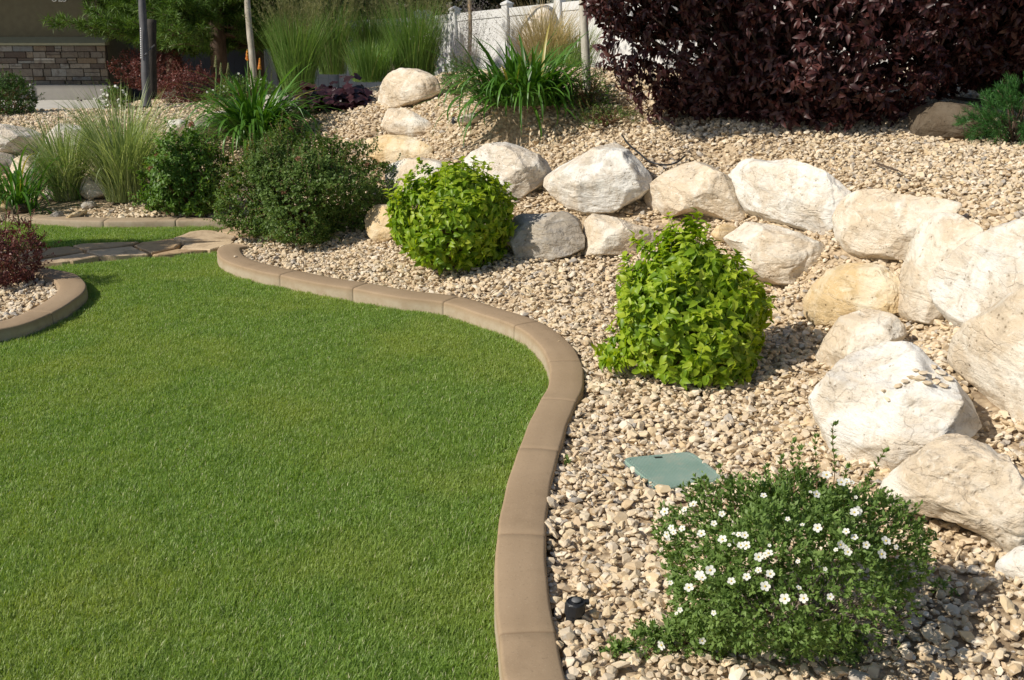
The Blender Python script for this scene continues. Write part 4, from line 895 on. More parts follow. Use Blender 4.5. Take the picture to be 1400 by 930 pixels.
# ------------------------------------------------------------------ flowering potentilla
def potentilla():
    base = hit(1079, 862); root = empty('flowering_shrub', base, 'low flowering shrub with small white blossoms in the near gravel', 'shrub')
    prof = [(0,.55),(.12,.82),(.35,1.0),(.6,.95),(.8,.75),(.93,.45),(1,.15)]
    Rx, Ry, Hh = .328, .28, .40; b2 = base + np.array([0, 0, .01])
    P, N, r_ = surf(4700, prof, Rx, Ry, Hh, b2, 31, .19, .45, .6)
    # bare lower right
    kp = ~((P[:, 0] > base[0] + .05) & (P[:, 2] < base[2] + .17) & (P[:, 1] < base[1] + .1) & (r_.rand(len(P)) < .93)); P, N = P[kp], N[kp]
    kp = ~((P[:, 2] < base[2] + .06) & (np.abs(P[:, 0] - base[0] + .03) < .09) & (P[:, 1] < base[1])); P, N = P[kp], N[kp]
    a_ = Acc(); clusters(a_, P, N, r_, 7, .018, .85, T_SM, back=.03, out=.7, droop=-.15, nup=.3)
    # low creeping lobe on the left front
    lb = hit(950, 884); Pl_, Nl, rl = surf(300, [(0,1),(.5,.9),(1,.2)], .10, .08, .09, lb, 33, .2, .5, .5)
    clusters(a_, Pl_, Nl, rl, 7, .018, .85, T_SM, back=.03, out=.7, droop=-.15, nup=.3)
    lb = hit(1120, 895); Pl_, Nl, rl = surf(300, [(0,1),(.5,.9),(1,.2)], .12, .07, .10, lb, 34, .2, .5, .5)
    clusters(a_, Pl_, Nl, rl, 7, .018, .85, T_SM, back=.03, out=.7, droop=-.15, nup=.3)
    # long shoots: pixel tips of the photo give their directions
    dep = project(base + np.array([0, .05, .35]))[2]
    for (px, py, qx, qy) in [(1142,582,1136,680),(1118,598,1112,690),(1096,615,1090,690),(1086,606,1082,690),(1212,618,1165,690),(1050,640,1052,700),(1240,690,1190,730),(985,640,1010,720),(965,655,985,730),(1070,628,1068,700),(1190,650,1170,700),(1262,740,1220,770),(1160,640,1150,700)]:
        tip = np.array([0, 0, H0]) + ray(px, py) * dep; bt = np.array([0, 0, H0]) + ray(qx, qy) * (dep + .02); k = 12
        tt = np.linspace(0, 1, k)[:, None]; C = bt + (tip - bt) * tt + np.array([.006, 0, 0]) * np.sin(tt * 5)
        tube(a_, C, np.linspace(.0016, .0009, k), 5, .5, 1)
        d = nrm(tip - bt); sel = C[4:]
        for rep in range(2): clusters(a_, sel, np.repeat(d[None], len(sel), 0), r_, 4, .016, .8, T_SM, back=.004, out=.55, droop=-.2, crange=(.3, 1))
        clusters(a_, np.repeat(tip[None], 3, 0), np.repeat(d[None], 3, 0), r_, 5, .017, .8, T_SM, back=.002, out=1.1, droop=-.2, crange=(.4, 1))
    a_.build('foliage', [M['potent'], M['stem']], root)
    # twigs, bare at the lower right
    tw = Acc(); r2 = np.random.RandomState(5)
    for i in range(75):
        az = r2.uniform(0, 6.28) if i < 35 else r2.uniform(-1.0, .35); L_ = r2.uniform(.12, .33); el = r2.uniform(.25, 1.2) if i < 35 else r2.uniform(.08, .5)
        p_ = base + np.array([r2.uniform(-.05, .08), r2.uniform(-.05, .03), .0]); C = [p_]; d = np.array([math.cos(az) * math.cos(el), math.sin(az) * math.cos(el), math.sin(el)])
        for s_ in range(7): d = nrm(d + r2.normal(0, .16, 3)); p_ = p_ + d * L_ / 7; C.append(p_.copy())
        tube(tw, C, np.linspace(.0032, .001, 8), 5, r2.rand())
        if r2.rand() < .6:
            q = C[4]; d2 = nrm(d + r2.normal(0, .5, 3)); tube(tw, [q, q + d2 * .04, q + d2 * .08 + r2.normal(0, .008, 3)], [.0016, .001, .0007], 4, r2.rand())
    # dry litter under the shrub
    n_ = 260; Pd = base + np.c_[r2.normal(.02, .1, n_), r2.normal(-.06, .06, n_), r2.uniform(-.005, .025, n_)]
    add_leaves(tw, Pd, nrm(r2.normal(size=(n_, 3)) * [1, 1, .3]), nrm(r2.normal(size=(n_, 3)) + [0, 0, 1]), r2.uniform(.01, .03, n_), np.full(n_, .006), T_SM, r2.rand(n_))
    tw.build('twigs', M['twig'], root)
    # blossoms where the photo shows them
    PX = [(909,700),(936,697),(948,690),(912,731),(918,722),(914,737),(921,728),(933,723),(959,730),(987,703),(976,716),(988,738),(1003,730),(1010,731),(1018,732),(1006,743),(1013,746),(1021,746),(997,745),
          (1052,746),(1046,759),(1037,762),(1051,757),(1037,780),(1053,785),(1021,789),(1046,802),(1000,795),(957,787),(960,790),(942,804),(971,780),(930,834),(925,839),(976,838),(905,882),(917,797),(1091,768),(1128,778),(1099,818),(1092,804),(1135,816),(1130,650),(1044,678),(1097,718),(1108,673),(1116,676),(1150,660),(1158,658),(1165,660),(1168,701),(1172,699),
          (1149,745),(1156,748),(1143,752),(1159,755),(1184,745),(1211,740),(1205,758),(1225,748),(1077,710),(1118,722),(1157,727),(1168,735),(1073,819),(960,876),(1170,680)]
    fl = Acc(); k = 5
    for j in range(k):
        th = j / k * 6.2832; d = np.array([math.cos(th), math.sin(th), .12]); s_ = np.array([-math.sin(th), math.cos(th), 0])
        ring = [(0.0005, 0, 0)]
        V = [d * .001]
        for (u, v_, w) in [(.0045, -.0035, .0008), (.0085, -.0052, .0014), (.0122, -.0035, .001), (.013, 0, .0004), (.0122, .0035, .001), (.0085, .0052, .0014), (.0045, .0035, .0008), (.0075, 0, .0)]:
            V.append(d * u + s_ * v_ + np.array([0, 0, w + .0004 * j]))
        fl.add(V, [(0,1,8),(1,2,8),(2,3,8),(3,4,8),(4,5,8),(5,6,8),(6,7,8),(7,0,8)], .5, 0)
    Vc, Fc = ico(2); fl.add(Vc * [.0028, .0028, .0018] + [0, 0, .0022], Fc, .5, 1)
    proto = None; lf = lump(31, .16)
    # find the foliage surface under each pixel
    ppx, ppy, pz = project(P)
    for (px, py) in PX:
        d2 = (ppx - px) ** 2 + (ppy - py) ** 2; near = np.where(d2 < 22 ** 2)[0]
        if len(near) == 0: near = np.array([np.argmin(d2)])
        zc = np.percentile(pz[near], 6) - .028; i = near[np.argmin(pz[near])]
        pos = np.array([0, 0, H0]) + ray(px, py) * zc * 1.0
        nn = nrm(N[i] * .5 + np.array([-.15, -.55, .65]) + r_.normal(0, .28, 3))
        if proto is None: o = fl.build('flower', [M['petal'], M['yellow']]); proto = o
        else: o = proto.copy(); COL.objects.link(o)
        o.parent = root; o.location = tuple(pos - base); o.rotation_euler = Vector(nn).to_track_quat('Z', 'Y').to_euler()
        s_ = r_.uniform(.6, .98) * (1 if r_.rand() > .3 else .55); o.scale = (s_, s_, s_)
potentilla()
def sprig(px, py, Rr, Hh, label, mat='potent', L=.016, n=60, name='seedling', per=6, tm=T_SM):
    b_ = hit(px, py); root = empty(name, b_, label, 'plant'); P, N, r_ = surf(n, [(0,1),(.5,.9),(1,.2)], Rr, Rr, Hh, b_, int(px), .25, .6, .5)
    a_ = Acc(); clusters(a_, P, N, r_, per, L, .85, tm, back=.02, out=.7, droop=-.1, nup=.3); a_.build('foliage', M[mat], root)
    stems('stems', root, b_, P, 8, .0018, M['stem'], int(py))
sprig(843, 900, .035, .05, 'small green sprig in the gravel between the sprinkler and the flowering shrub')
sprig(885, 888, .06, .07, 'tuft of green shoots just left of the flowering shrub base', n=130)
sprig(1290, 812, .03, .04, 'tiny green sprig in the shade right of the flowering shrub', n=24)
sprig(1056, 391, .018, .045, 'tiny weed at the foot of the broad cream boulder', n=22)
sprig(1340, 188, .09, .06, 'small weed in front of the dark shaded boulder', n=40, L=.02)
sprig(775, 634, .008, .03, 'single weed shoot beside the winding curb', n=10)

# ------------------------------------------------------------------ grasses and daylilies
def tuft(name, px, py, n, L, Wd, lean, bend, mat, label, cat_='ornamental grass', group=None, r0=.08, nseg=7, seed=1, power=1.4, fold=0.0, pos=None, crange=(0, .95), dry=.015, extra=None, ysq=1.0):
    base = hit(px, py) if pos is None else np.array(pos, float); root = empty(name, base, label, cat_, group); r_ = np.random.RandomState(seed)
    rr = r0 * np.sqrt(r_.rand(n)); th = r_.uniform(0, 6.28, n); P = base + np.c_[rr * np.cos(th), rr * np.sin(th) * ysq, np.full(n, -.01)]
    az = th + r_.normal(0, .5, n); lean_ = np.abs(r_.normal(0, lean, n)) * (.4 + .6 * rr / r0); Lb = L * r_.uniform(.55, 1.08, n)
    c = crange[0] + (crange[1] - crange[0]) * r_.beta(2, 2, n); c[r_.rand(n) < dry] = 1
    a_ = Acc(); add_blades(a_, P, az, lean_, r_.uniform(.3, 1.5, n) * bend, Lb, Wd * r_.uniform(.7, 1.2, n), c, nseg, power, 0, r_.normal(0, .5, n), fold)
    a_.build('blades', M[mat], root); return root, base, r_
G1 = 'pale green arching grass clumps in the far bed'
tuft('ornamental_grass', 172, 272, 950, .96, .008, .26, 1.15, 'vgrass', 'larger pale green arching grass clump beside the green bush with reddish tips', group=G1, r0=.15, seed=3)
tuft('ornamental_grass', 92, 272, 620, .78, .008, .28, 1.2, 'vgrass', 'smaller pale green arching grass clump beside the leftmost daylily', group=G1, r0=.11, seed=4)
G2 = 'daylily clumps with strap leaves'
tuft('daylily', 28, 288, 120, .74, .020, .42, 2.4, 'lily', 'leftmost daylily clump, growing by the far curb', 'daylily', G2, r0=.12, seed=5, fold=.25, nseg=9)
tuft('daylily', 350, 198, 330, .92, .030, .55, 2.4, 'lily', 'arching daylily clump above the large dark green bush', 'daylily', G2, r0=.14, seed=6, fold=.25, nseg=9)
tuft('daylily', 712, 143, 420, .62, .026, .7, 2.1, 'lily', 'widest daylily clump, beside the pale bare trunk', 'daylily', G2, r0=.32, seed=7, fold=.25, nseg=9, ysq=.35)
def reed(px, py, dist, n, L, label, seed, plume=True, r0=.17, mat='reed', lean=.17, bend=.55, npl=120):
    d = ray(px, py); pos = np.array([d[0] * dist, d[1] * dist, H0 + d[2] * dist]); root, base, r_ = tuft('tall_grass', 0, 0, int(n * 1.5), L * .82, .006, lean, bend, mat, label, 'tall grass', 'tall feathery grasses near the fence', r0=r0, seed=seed, pos=pos)
    if plume:
        a_ = Acc(); m_ = npl; rr = r0 * np.sqrt(r_.rand(m_)); th = r_.uniform(0, 6.28, m_); P = base + np.c_[rr * np.cos(th), rr * np.sin(th), np.zeros(m_)]
        az = th + r_.normal(0, .4, m_); ln = np.abs(r_.normal(0, lean * 1.2, m_)); Lb = L * r_.uniform(.8, 1.1, m_); bd = r_.uniform(.1, .6, m_) * bend * 1.2
        tips = add_blades(a_, P, az, ln, bd, Lb, np.full(m_, .004), r_.rand(m_) * .8, 8, 1.6)
        for k in range(26):
            s_ = r_.uniform(0, .34, m_); ang = ln + bd * .9; dirv = np.stack([np.sin(ang) * np.cos(az), np.sin(ang) * np.sin(az), np.cos(ang)], 1)
            q = tips - dirv * (s_ * Lb)[:, None] * .8; D = nrm(dirv + r_.normal(0, .5, (m_, 3)))
            add_leaves(a_, q, D, nrm(r_.normal(size=(m_, 3))), np.full(m_, .045), np.full(m_, .010), T_SM, r_.rand(m_))
        a_.build('plumes', M['plume'], root)
    return root
reed(408, 124, 11.8, 800, 1.05, 'tall feathery grass clump nearest the pale spotted trunk, left of the others', 14)
reed(455, 100, 13.3, 520, 1.02, 'tall feathery grass clump second from the left, behind the dark purple plant', 15)
reed(507, 110, 12.6, 620, .62, 'bright low grass clump left of the rounded cream boulder', 16, plume=False, lean=.3, bend=.5, r0=.22)
reed(510, 90, 13.8, 420, 1.0, 'tall plumed grass clump behind the bright low one', 18)
reed(568, 112, 12.8, 1000, 1.15, 'tallest feathery grass clump, against the left end of the sunlit fence', 17, r0=.22)
reed(760, 122, 11.9, 520, .62, 'green fine grass clump between the widest daylily and the blonde grass', 19, plume=False, lean=.25, bend=.5, r0=.2)
reed(744, 98, 12.5, 620, 1.12, 'blonde dry grass spilling over the tall cream boulder by the fence', 20, plume=False, mat='blonde', lean=.36, bend=1.1, r0=.22)
reed(785, 105, 12.6, 350, .85, 'blonde pale grass clump right of the tall cream boulder, behind the bare trunk', 23, plume=False, mat='vgrass', lean=.3, bend=.8, r0=.2)
def sage(px, py, dist, L, label, seed, n=110):
    d = ray(px, py); pos = np.array([d[0] * dist, d[1] * dist, H0 + d[2] * dist]); root, base, r_ = tuft('sage_plant', 0, 0, n, L, .004, .35, .4, 'sage', label, 'plant', r0=.12, seed=seed, pos=pos)
    a_ = Acc(); az = r_.uniform(0, 6.28, 2600); l_ = np.abs(r_.normal(0, .36, 2600)); s_ = L * r_.uniform(.35, 1.0, 2600)
    P = base + np.c_[np.sin(l_) * np.cos(az) * s_, np.sin(l_) * np.sin(az) * s_, np.cos(l_) * s_]
    add_leaves(a_, P, nrm(r_.normal(size=(2600, 3)) + [0, 0, .4]), nrm(r_.normal(size=(2600, 3))), np.full(2600, .022), np.full(2600, .012), T_SM, r_.rand(2600))
    a_.build('foliage', M['sage'], root)
sage(640, 118, 12.3, .95, 'wispy greyish lavender plant in front of the fence', 24)
bush('green_plant', 628, 128, [(0,.8),(.3,1),(.7,.8),(1,.2)], .17, .16, .32, 'dark fine-leaved plant at the left foot of the widest daylily', 25, 500, 'boxw', .03, .4, per=6, shoots=20, cat_='plant')

# dark purple heuchera
def heuchera():
    base = hit(458, 150); root = empty('purple_plant', base, 'low dark purple ruffled-leaf plant beside the rounded boulder', 'plant')
    r_ = np.random.RandomState(8); a_ = Acc(); st = Acc(); n_ = 330
    for i in range(n_):
        lobe = [-.27, -.1, .08, .25][i % 4]; q = np.array([base[0] + lobe + r_.normal(0, .085), base[1] + r_.normal(0, .12), base[2] + abs(r_.normal(0, .09)) + .05])
        if abs(lobe) < .12: q[2] -= .015
        out = nrm(np.array([q[0] - base[0] - lobe, q[1] - base[1] - .05, .15]) + r_.normal(0, .3, 3) * .3)
        nn = nrm(out * .8 + np.array([0, -.2, .8])); s_ = r_.uniform(.04, .07); h = nrm(np.cross(nn, [0, 0, 1.0])); g2 = np.cross(nn, h)
        k = 14; th = np.arange(k) / k * 6.2832; rad = s_ * (1 + .16 * np.cos(5 * th) + .05 * r_.normal(size=k)); wv = s_ * .18 * np.sin(th * 4 + r_.rand() * 6)
        V = np.concatenate([[q], q + rad[:, None] * (np.cos(th)[:, None] * h + np.sin(th)[:, None] * g2) + wv[:, None] * nn - nn * s_ * .1])
        a_.add(V, [(0, 1 + j, 1 + (j + 1) % k) for j in range(k)], r_.rand())
        if i % 5 == 0: tube(st, [base + [lobe, 0, -.01], (base + [lobe, 0, 0]) * .5 + q * .5 + [0, 0, .02], q], [.003, .0025, .002], 4, .5)
    a_.build('leaves', M['heuch'], root); st.build('stems', M['stem'], root)
heuchera()
# barberries, boxwoods and small plants
G3 = 'reddish purple barberry shrubs'
bush('barberry', 8, 388, [(0,.6),(.2,.9),(.5,1),(.8,.7),(1,.2)], .24, .22, .40, 'near purple barberry shrub in the small curbed bed at the left edge', 41, 750, 'barb', .028, .7, per=6, group=G3, shoots=60, amp=.22)
bb = at(264, 141, .50)
bush('barberry', 264, 142, [(0,.8),(.3,1),(.6,.95),(.85,.65),(1,.2)], .36, .3, .40, 'brownish barberry shrub beside the small white rock in the back', 42, 800, 'barb', .032, .7, per=6, group=G3, shoots=50, amp=.2, pos=bb)
dd = ray(212, 122) * 14.3; bush('barberry', 0, 0, [(0,.7),(.3,1),(.6,.95),(.85,.65),(1,.25)], .44, .4, .54, 'dark red barberry shrub behind the grey wrapped trunk, before the shaded fence', 43, 1300, 'barb', .036, .7, per=6, group=G3, shoots=60, amp=.2, pos=(dd[0], dd[1], H0 + dd[2]))
bush('rounded_bush', 12, 155, [(0,.85),(.3,1),(.6,.9),(.85,.6),(1,.2)], .30, .28, .42, 'dark green rounded bush in front of the house corner at the left edge', 44, 900, 'boxw', .035, .7, per=6, shoots=30)
bush('white_flowering_plant', 158, 150, [(0,.9),(.4,1),(.8,.6),(1,.2)], .17, .16, .26, 'small white-speckled plant by the end of the driveway', 45, 260, 'weigela', .03, .6, per=5, cat_='plant', shoots=10)
root, P, N, base, r_ = bush('seaside_plant', 113, 148, [(0,.9),(.4,1),(.8,.7),(1,.3)], .11, .1, .10, 'low bluish tuft with dark flower heads in front of the driveway', 46, 160, 'sage', .03, .3, per=5, cat_='plant')
root, P, N, base, r_ = bush('flowering_perennial', 335, 150, [(0,.9),(.3,1),(.7,.8),(1,.25)], .42, .3, .36, 'loose green perennial with pale flowers behind the middle daylily', 47, 800, 'weigela', .035, .4, per=5, cat_='plant', shoots=30)
# white specks as flower parts
def specks(root, P, N, r_, n, size=.02, mat='petal'):
    sel = [i for i in r_.permutation(len(P)) if N[i, 1] < .3][:n]; proto = None
    for i in sel:
        if proto is None:
            a_ = Acc(); k = 6; th = np.arange(k) / k * 6.28; d = np.c_[np.cos(th), np.sin(th), np.full(k, .3)]; add_leaves(a_, np.zeros((k, 3)), d, np.tile([0, 0, 1.0], (k, 1)), np.full(k, size * .6), np.full(k, size * .5), T_OV, r_.rand(k)); o = proto = a_.build('flower', M[mat])
        else: o = proto.copy(); COL.objects.link(o)
        o.parent = root; o.location = tuple(P[i] + N[i] * .015 - np.array(root.location)); o.rotation_euler = (r_.uniform(.3, 1.3), 0, r_.uniform(-.8, .8))
specks(root, P, N, r_, 22, .024)
wf = [o for o in bpy.data.objects if o.name.startswith('white_flowering_plant')][0]
P, N, r_ = surf(60, [(0,.9),(.4,1),(.8,.6),(1,.2)], .17, .16, .26, np.array(wf.location), 45, .16, 0, 1); specks(wf, P, N, r_, 24, .03)
sp_ = [o for o in bpy.data.objects if o.name.startswith('seaside_plant')][0]
P, N, r_ = surf(60, [(0,.9),(.4,1),(.8,.7),(1,.3)], .12, .1, .13, np.array(sp_.location), 46, .16, 0, 1); specks(sp_, P, N, r_, 12, .03, 'heuch')
bush('groundcover', 832, 168, [(0,1),(.5,.9),(1,.3)], .26, .2, .13, 'brownish green low groundcover at the foot of the purple-leaved tree', 48, 330, 'spirea', .022, .5, per=5, cat_='plant', shoots=14)
bush('green_plant', 800, 145, [(0,.9),(.4,1),(.8,.7),(1,.3)], .22, .2, .32, 'thin green plant right behind the pale bare trunk', 49, 260, 'weigela', .04, .3, per=4, cat_='plant', shoots=18, pos=None)

# torch lilies (orange pokers)
def poker(px, y0, y1, dist, label, tint='orange'):
    b_ = np.array([0, 0, H0]) + ray(px, y1) * dist; t_ = np.array([0, 0, H0]) + ray(px + 1, y0) * dist; root = empty('torch_lily', b_, label, 'flower', 'torch lily stalks')
    a_ = Acc(); tube(a_, [b_, (b_ + t_) / 2 + [.01, 0, 0], t_], [.007, .006, .005], 6, .5); a_.build('stalk', M['gstem'], root)
    h = Acc(); r_ = np.random.RandomState(int(px)); n_ = 130; s_ = r_.rand(n_); az = r_.uniform(0, 6.28, n_); ax = nrm(t_ - b_); hl = .12
    q = t_ - ax * hl * (1 - s_)[:, None] * .9; D = np.c_[np.cos(az), np.sin(az), -.9 * np.ones(n_)]; add_leaves(h, q, D, np.tile([0, 0, 1.0], (n_, 1)), .034 * (1.15 - s_ * .7), np.full(n_, .02), T_SM, r_.rand(n_))
    h.build('flower_head', M[tint], root)
poker(337, 67, 125, 11.9, 'orange torch lily bloom just left of the pale spotted trunk')
poker(354, 79, 125, 12.2, 'orange torch lily bloom just right of the pale spotted trunk')
poker(294, 76, 130, 11.8, 'yellowish torch lily stalk above the brownish barberry, leftmost of the group', 'plume')
poker(301, 86, 130, 11.7, 'yellowish torch lily stalk, shorter one in the middle of the group', 'plume')
poker(311, 86, 130, 11.9, 'yellowish torch lily stalk in front of the pine trunk', 'plume')

# ------------------------------------------------------------------ purple tree
def branchy_tree(name, base, crowns, label, mat, bark, n_leaf, L, wr, seed, trunk_r=.05, ntr=3, cat_='tree', per=6, tm=None, zcut=None, amp=.14, group=None, limbs=26, shell=.6, inner=.6, out=.5, crown_name='crown', PROF=None):
    base = np.array(base, float); root = empty(name, base, label, cat_, group); tm = tm or T_LONG; r_ = np.random.RandomState(seed)
    fo = Acc(); tr = Acc(); allP = []
    for k, (c, rad) in enumerate(crowns):
        prof = PROF or [(0,.12),(.06,.42),(.18,.72),(.35,.94),(.55,1),(.75,.86),(.9,.55),(1,.1)]
        b_ = np.array([c[0], c[1], c[2] - rad[2]]); nn_ = int(n_leaf * (rad[0] * rad[2]) / sum(q[1][0] * q[1][2] for q in crowns))
        P, N, r2 = surf(nn_, prof, rad[0], rad[1], rad[2] * 2, b_, seed + k, amp, inner, shell)
        if zcut is not None:
            P[:, 2] = np.where(P[:, 2] < zcut(P[:, 0], P[:, 1]), zcut(P[:, 0], P[:, 1]) + np.abs(r2.normal(0, .08, len(P))), P[:, 2])
        # sprays: leaves along short twigs
        clusters(fo, P, N, r2, per, L, wr, tm, back=L * 1.2, out=out, droop=.15, nup=.6)
        allP.append(P[r2.permutation(len(P))[:limbs]])
    for q in np.concatenate(allP):
        j = r_.randint(ntr); b0 = base + np.array([(j - (ntr - 1) / 2) * trunk_r * 1.8, r_.uniform(-.03, .03), -.06]); up = r_.uniform(.25, .6)
        mid = np.array([base[0] + (q[0] - base[0]) * .3, base[1] + (q[1] - base[1]) * .3, base[2] + (q[2] - base[2]) * up]) + r_.normal(0, .05, 3)
        tt = np.linspace(0, 1, 9)[:, None]; C = (1 - tt) ** 2 * b0 + 2 * tt * (1 - tt) * mid + tt ** 2 * q
        tube(tr, C, np.linspace(trunk_r * r_.uniform(.5, .9), trunk_r * .1, 9), 6, r_.rand())
    fo.build(crown_name, M[mat], root); tr.build('trunk', M[bark], root); return root
gz = lambda x, y: raw_h(np.asarray(x), np.asarray(y)) + .03
hb = hit(1000, 182); print('purple', hb, hit(870, 165), hit(1170, 190), hit(1330, 150))
PY = hb[1] + .75
SKIRT = [(0,.62),(.08,.84),(.25,.97),(.5,1),(.75,.86),(.9,.55),(1,.1)]
branchy_tree('purple_leaf_tree', (1.9, 8.1, float(gz(1.9, 8.1)) - .03), [((1.62, 8.15, 1.72), (.95, .85, 1.08)), ((1.05, 8.5, 2.15), (.70, .5, .78)), ((2.15, 7.6, 1.72), (.82, .85, 1.03)), ((1.75, 8.1, 2.8), (1.3, 1.0, 1.0))],
             'big dense purple-leaved tree whose branches hang to the gravel, nearer the bare trunk', 'purple', 'darkbark', 10500, .067, .62, 51, .05, 4, group='purple-leaved trees on the upper bed', zcut=gz, limbs=24, amp=.12, inner=.75, shell=.5, PROF=[(0,.3),(.08,.62),(.25,.92),(.5,1),(.75,.86),(.9,.55),(1,.1)])
branchy_tree('purple_leaf_tree', (3.7, 8.1, float(gz(3.7, 8.1)) - .03), [((3.2, 7.7, 2.15), (1.0, .90, 1.0)), ((2.95, 7.8, 1.82), (.72, .75, .80)), ((4.1, 7.7, 1.98), (1.0, .9, .98)), ((2.75, 7.1, 2.62), (.75, .55, .7))],
             'purple-leaved tree at the right edge, its lowest branches above the small pine', 'purple', 'darkbark', 9500, .067, .62, 52, .05, 3, group='purple-leaved trees on the upper bed', zcut=gz, limbs=22, amp=.16, inner=.75, shell=.5)
# mugo pine at the right edge
def mugo():
    base = hit(1388, 192); root = empty('small_pine', base, 'small bright green pine bush under the purple tree at the right edge', 'shrub'); a_ = Acc()
    P, N, r_ = surf(260, [(0,.8),(.3,1),(.7,.8),(1,.25)], .30, .28, .36, base, 61, .2, .5, .6)
    for k in range(46):
        D = nrm(N * .9 + r_.normal(0, .55, P.shape) + [0, 0, .35]); pb = P - N * r_.uniform(0, .07, len(P))[:, None]
        add_leaves(a_, pb, D, nrm(r_.normal(size=P.shape)), r_.uniform(.035, .055, len(P)), np.full(len(P), .006), T_SM, r_.rand(len(P)))
    a_.build('foliage', M['mugo'], root); stems('stems', root, base, P, 30, .008, M['bark'], 2)
mugo()

# ------------------------------------------------------------------ pines behind, background trees
def pine(px, py, dist, top, seed, label, lay, trunk_r=.11, xr=(-1, 1), name='pine_tree', zlow=1.1, ntuft=2600):
    b_ = np.array([0, 0, H0]) + ray(px, py) * dist; b_[2] = min(b_[2], float(raw_h(b_[0], b_[1]))) ; root = empty(name, b_, label, 'tree', 'pines behind the far bed'); r_ = np.random.RandomState(seed)
    tr = Acc(); tube(tr, [b_ - [0, 0, .2], b_ + [.04, 0, top * .4], b_ + [0, 0, top]], [trunk_r * 1.15, trunk_r, .02], 10, .5); fo = Acc(); tips = []; dirs = []
    for i in range(lay):
        z = zlow - .3 + (top - zlow + .3) * (i / lay) ** 2.0; az = r_.uniform(0, 6.28); Lb = (1 - (i / lay) * .6) * r_.uniform(1.1, 2.0) * xr[1]
        C = []
        for s_ in np.linspace(0, 1, 9): C.append(b_ + np.array([math.cos(az) * Lb * s_, math.sin(az) * Lb * s_, z - b_[2] * 0 + .22 * s_ - .38 * s_ * (1 - s_) - .12 * s_]) - [0, 0, 0])
        C = np.array(C); tube(tr, C, np.linspace(.03, .006, 9), 5, r_.rand())
        for j in range(2, 9):
            for q in range(4):
                sd_ = r_.choice([-1, 1]); d = nrm(np.array([math.cos(az + sd_ * .8), math.sin(az + sd_ * .8), r_.uniform(-.1, .45)])); l2 = r_.uniform(.1, .45) * (1.3 - j / 12)
                p0 = C[j] + r_.normal(0, .04, 3); p1 = p0 + d * l2; tube(tr, [p0, p1], [.007, .003], 4, r_.rand())
                for w in np.linspace(.25, 1, 4): tips.append(p0 + d * l2 * w); dirs.append(d)
    tips = np.array(tips); dirs = np.array(dirs); print('pine tufts', len(tips))
    for k in range(20):
        D = nrm(dirs * .8 + r_.normal(0, .6, tips.shape)); add_leaves(fo, tips, D, nrm(r_.normal(size=tips.shape)), r_.uniform(.09, .15, len(tips)), np.full(len(tips), .018), T_SM, r_.rand(len(tips)))
    fo.build('crown', M['pine'], root); tr.build('trunk', M['bark'], root)
pine(300, 118, 14.6, 3.6, 71, 'broad pine with a brown trunk standing before the shaded fence', 46, .10, (-1, 1.05), zlow=1.22)
pine(238, 112, 16.2, 4.2, 72, 'pine nearest the house corner, its needles hanging over the barberry', 42, .10, (-1, .62), zlow=1.3)
pine(350, 118, 15.4, 4.0, 73, 'pine beside the tall feathery grasses, partly behind the pale spotted trunk', 44, .11, (-1, .9), zlow=1.15)
def bgtree(px, dist, zc, rad, label, seed):
    b_ = ray(px, 0); x = b_[0] / b_[1] * dist
    branchy_tree('leafy_tree', (x, dist, -.3), [((x, dist, zc), rad)], label, 'darktree', 'bark', 2600, .17, .75, seed, .16, 1, group='dark trees beyond the fence', per=5, limbs=30, amp=.2, inner=.8, shell=.4)
for i, (px, dist, zc, rad, lab) in enumerate([(330, 24, 3.4, (2.9,2,2.9), 'dark leafy tree behind the pines, beyond the fence'), (520, 25, 3.3, (2.6,2,2.6), 'dark leafy tree beyond the fence, above the tall grasses'), (680, 27, 3.7, (2.6,2,2.5), 'dark leafy tree beyond the sunlit end of the fence'),
        (860, 26, 3.9, (2.8,2,2.7), 'dark leafy tree beyond the fence, behind the left side of the purple trees'), (1080, 25, 4.0, (3.0,2,2.8), 'dark leafy tree beyond the fence, hidden mostly by the purple-leaved tree'), (1330, 24, 4.0, (3.1,2,2.9), 'dark leafy tree beyond the fence at the right edge'), (180, 26, 3.9, (2.6,2,3.4), 'dark leafy tree behind the gap between house and pine')]):
    bgtree(px, dist, zc, rad, lab, 80 + i)

branchy_tree('leafy_tree', (-3.5, 18.0, -.3), [((-3.3, 18.1, 2.95), (1.25, .7, 1.05))], 'small leafy tree behind the tall grasses that dapples the fence with shade', 'boxw', 'bark', 750, .075, .7, 95, .05, 1, per=6, limbs=24, shell=.3, inner=.9)
# unseen small tree off to the left, added to shade the flagstones
branchy_tree('added_shade_tree', (-4.6, 6.75, .0), [((-4.6, 6.75, 1.3), (.62, .36, .62))], 'unseen small tree left of the flagstones, added to shade the lawn strip', 'boxw', 'bark', 1300, .06, .65, 91, .04, 1, per=6, limbs=20)

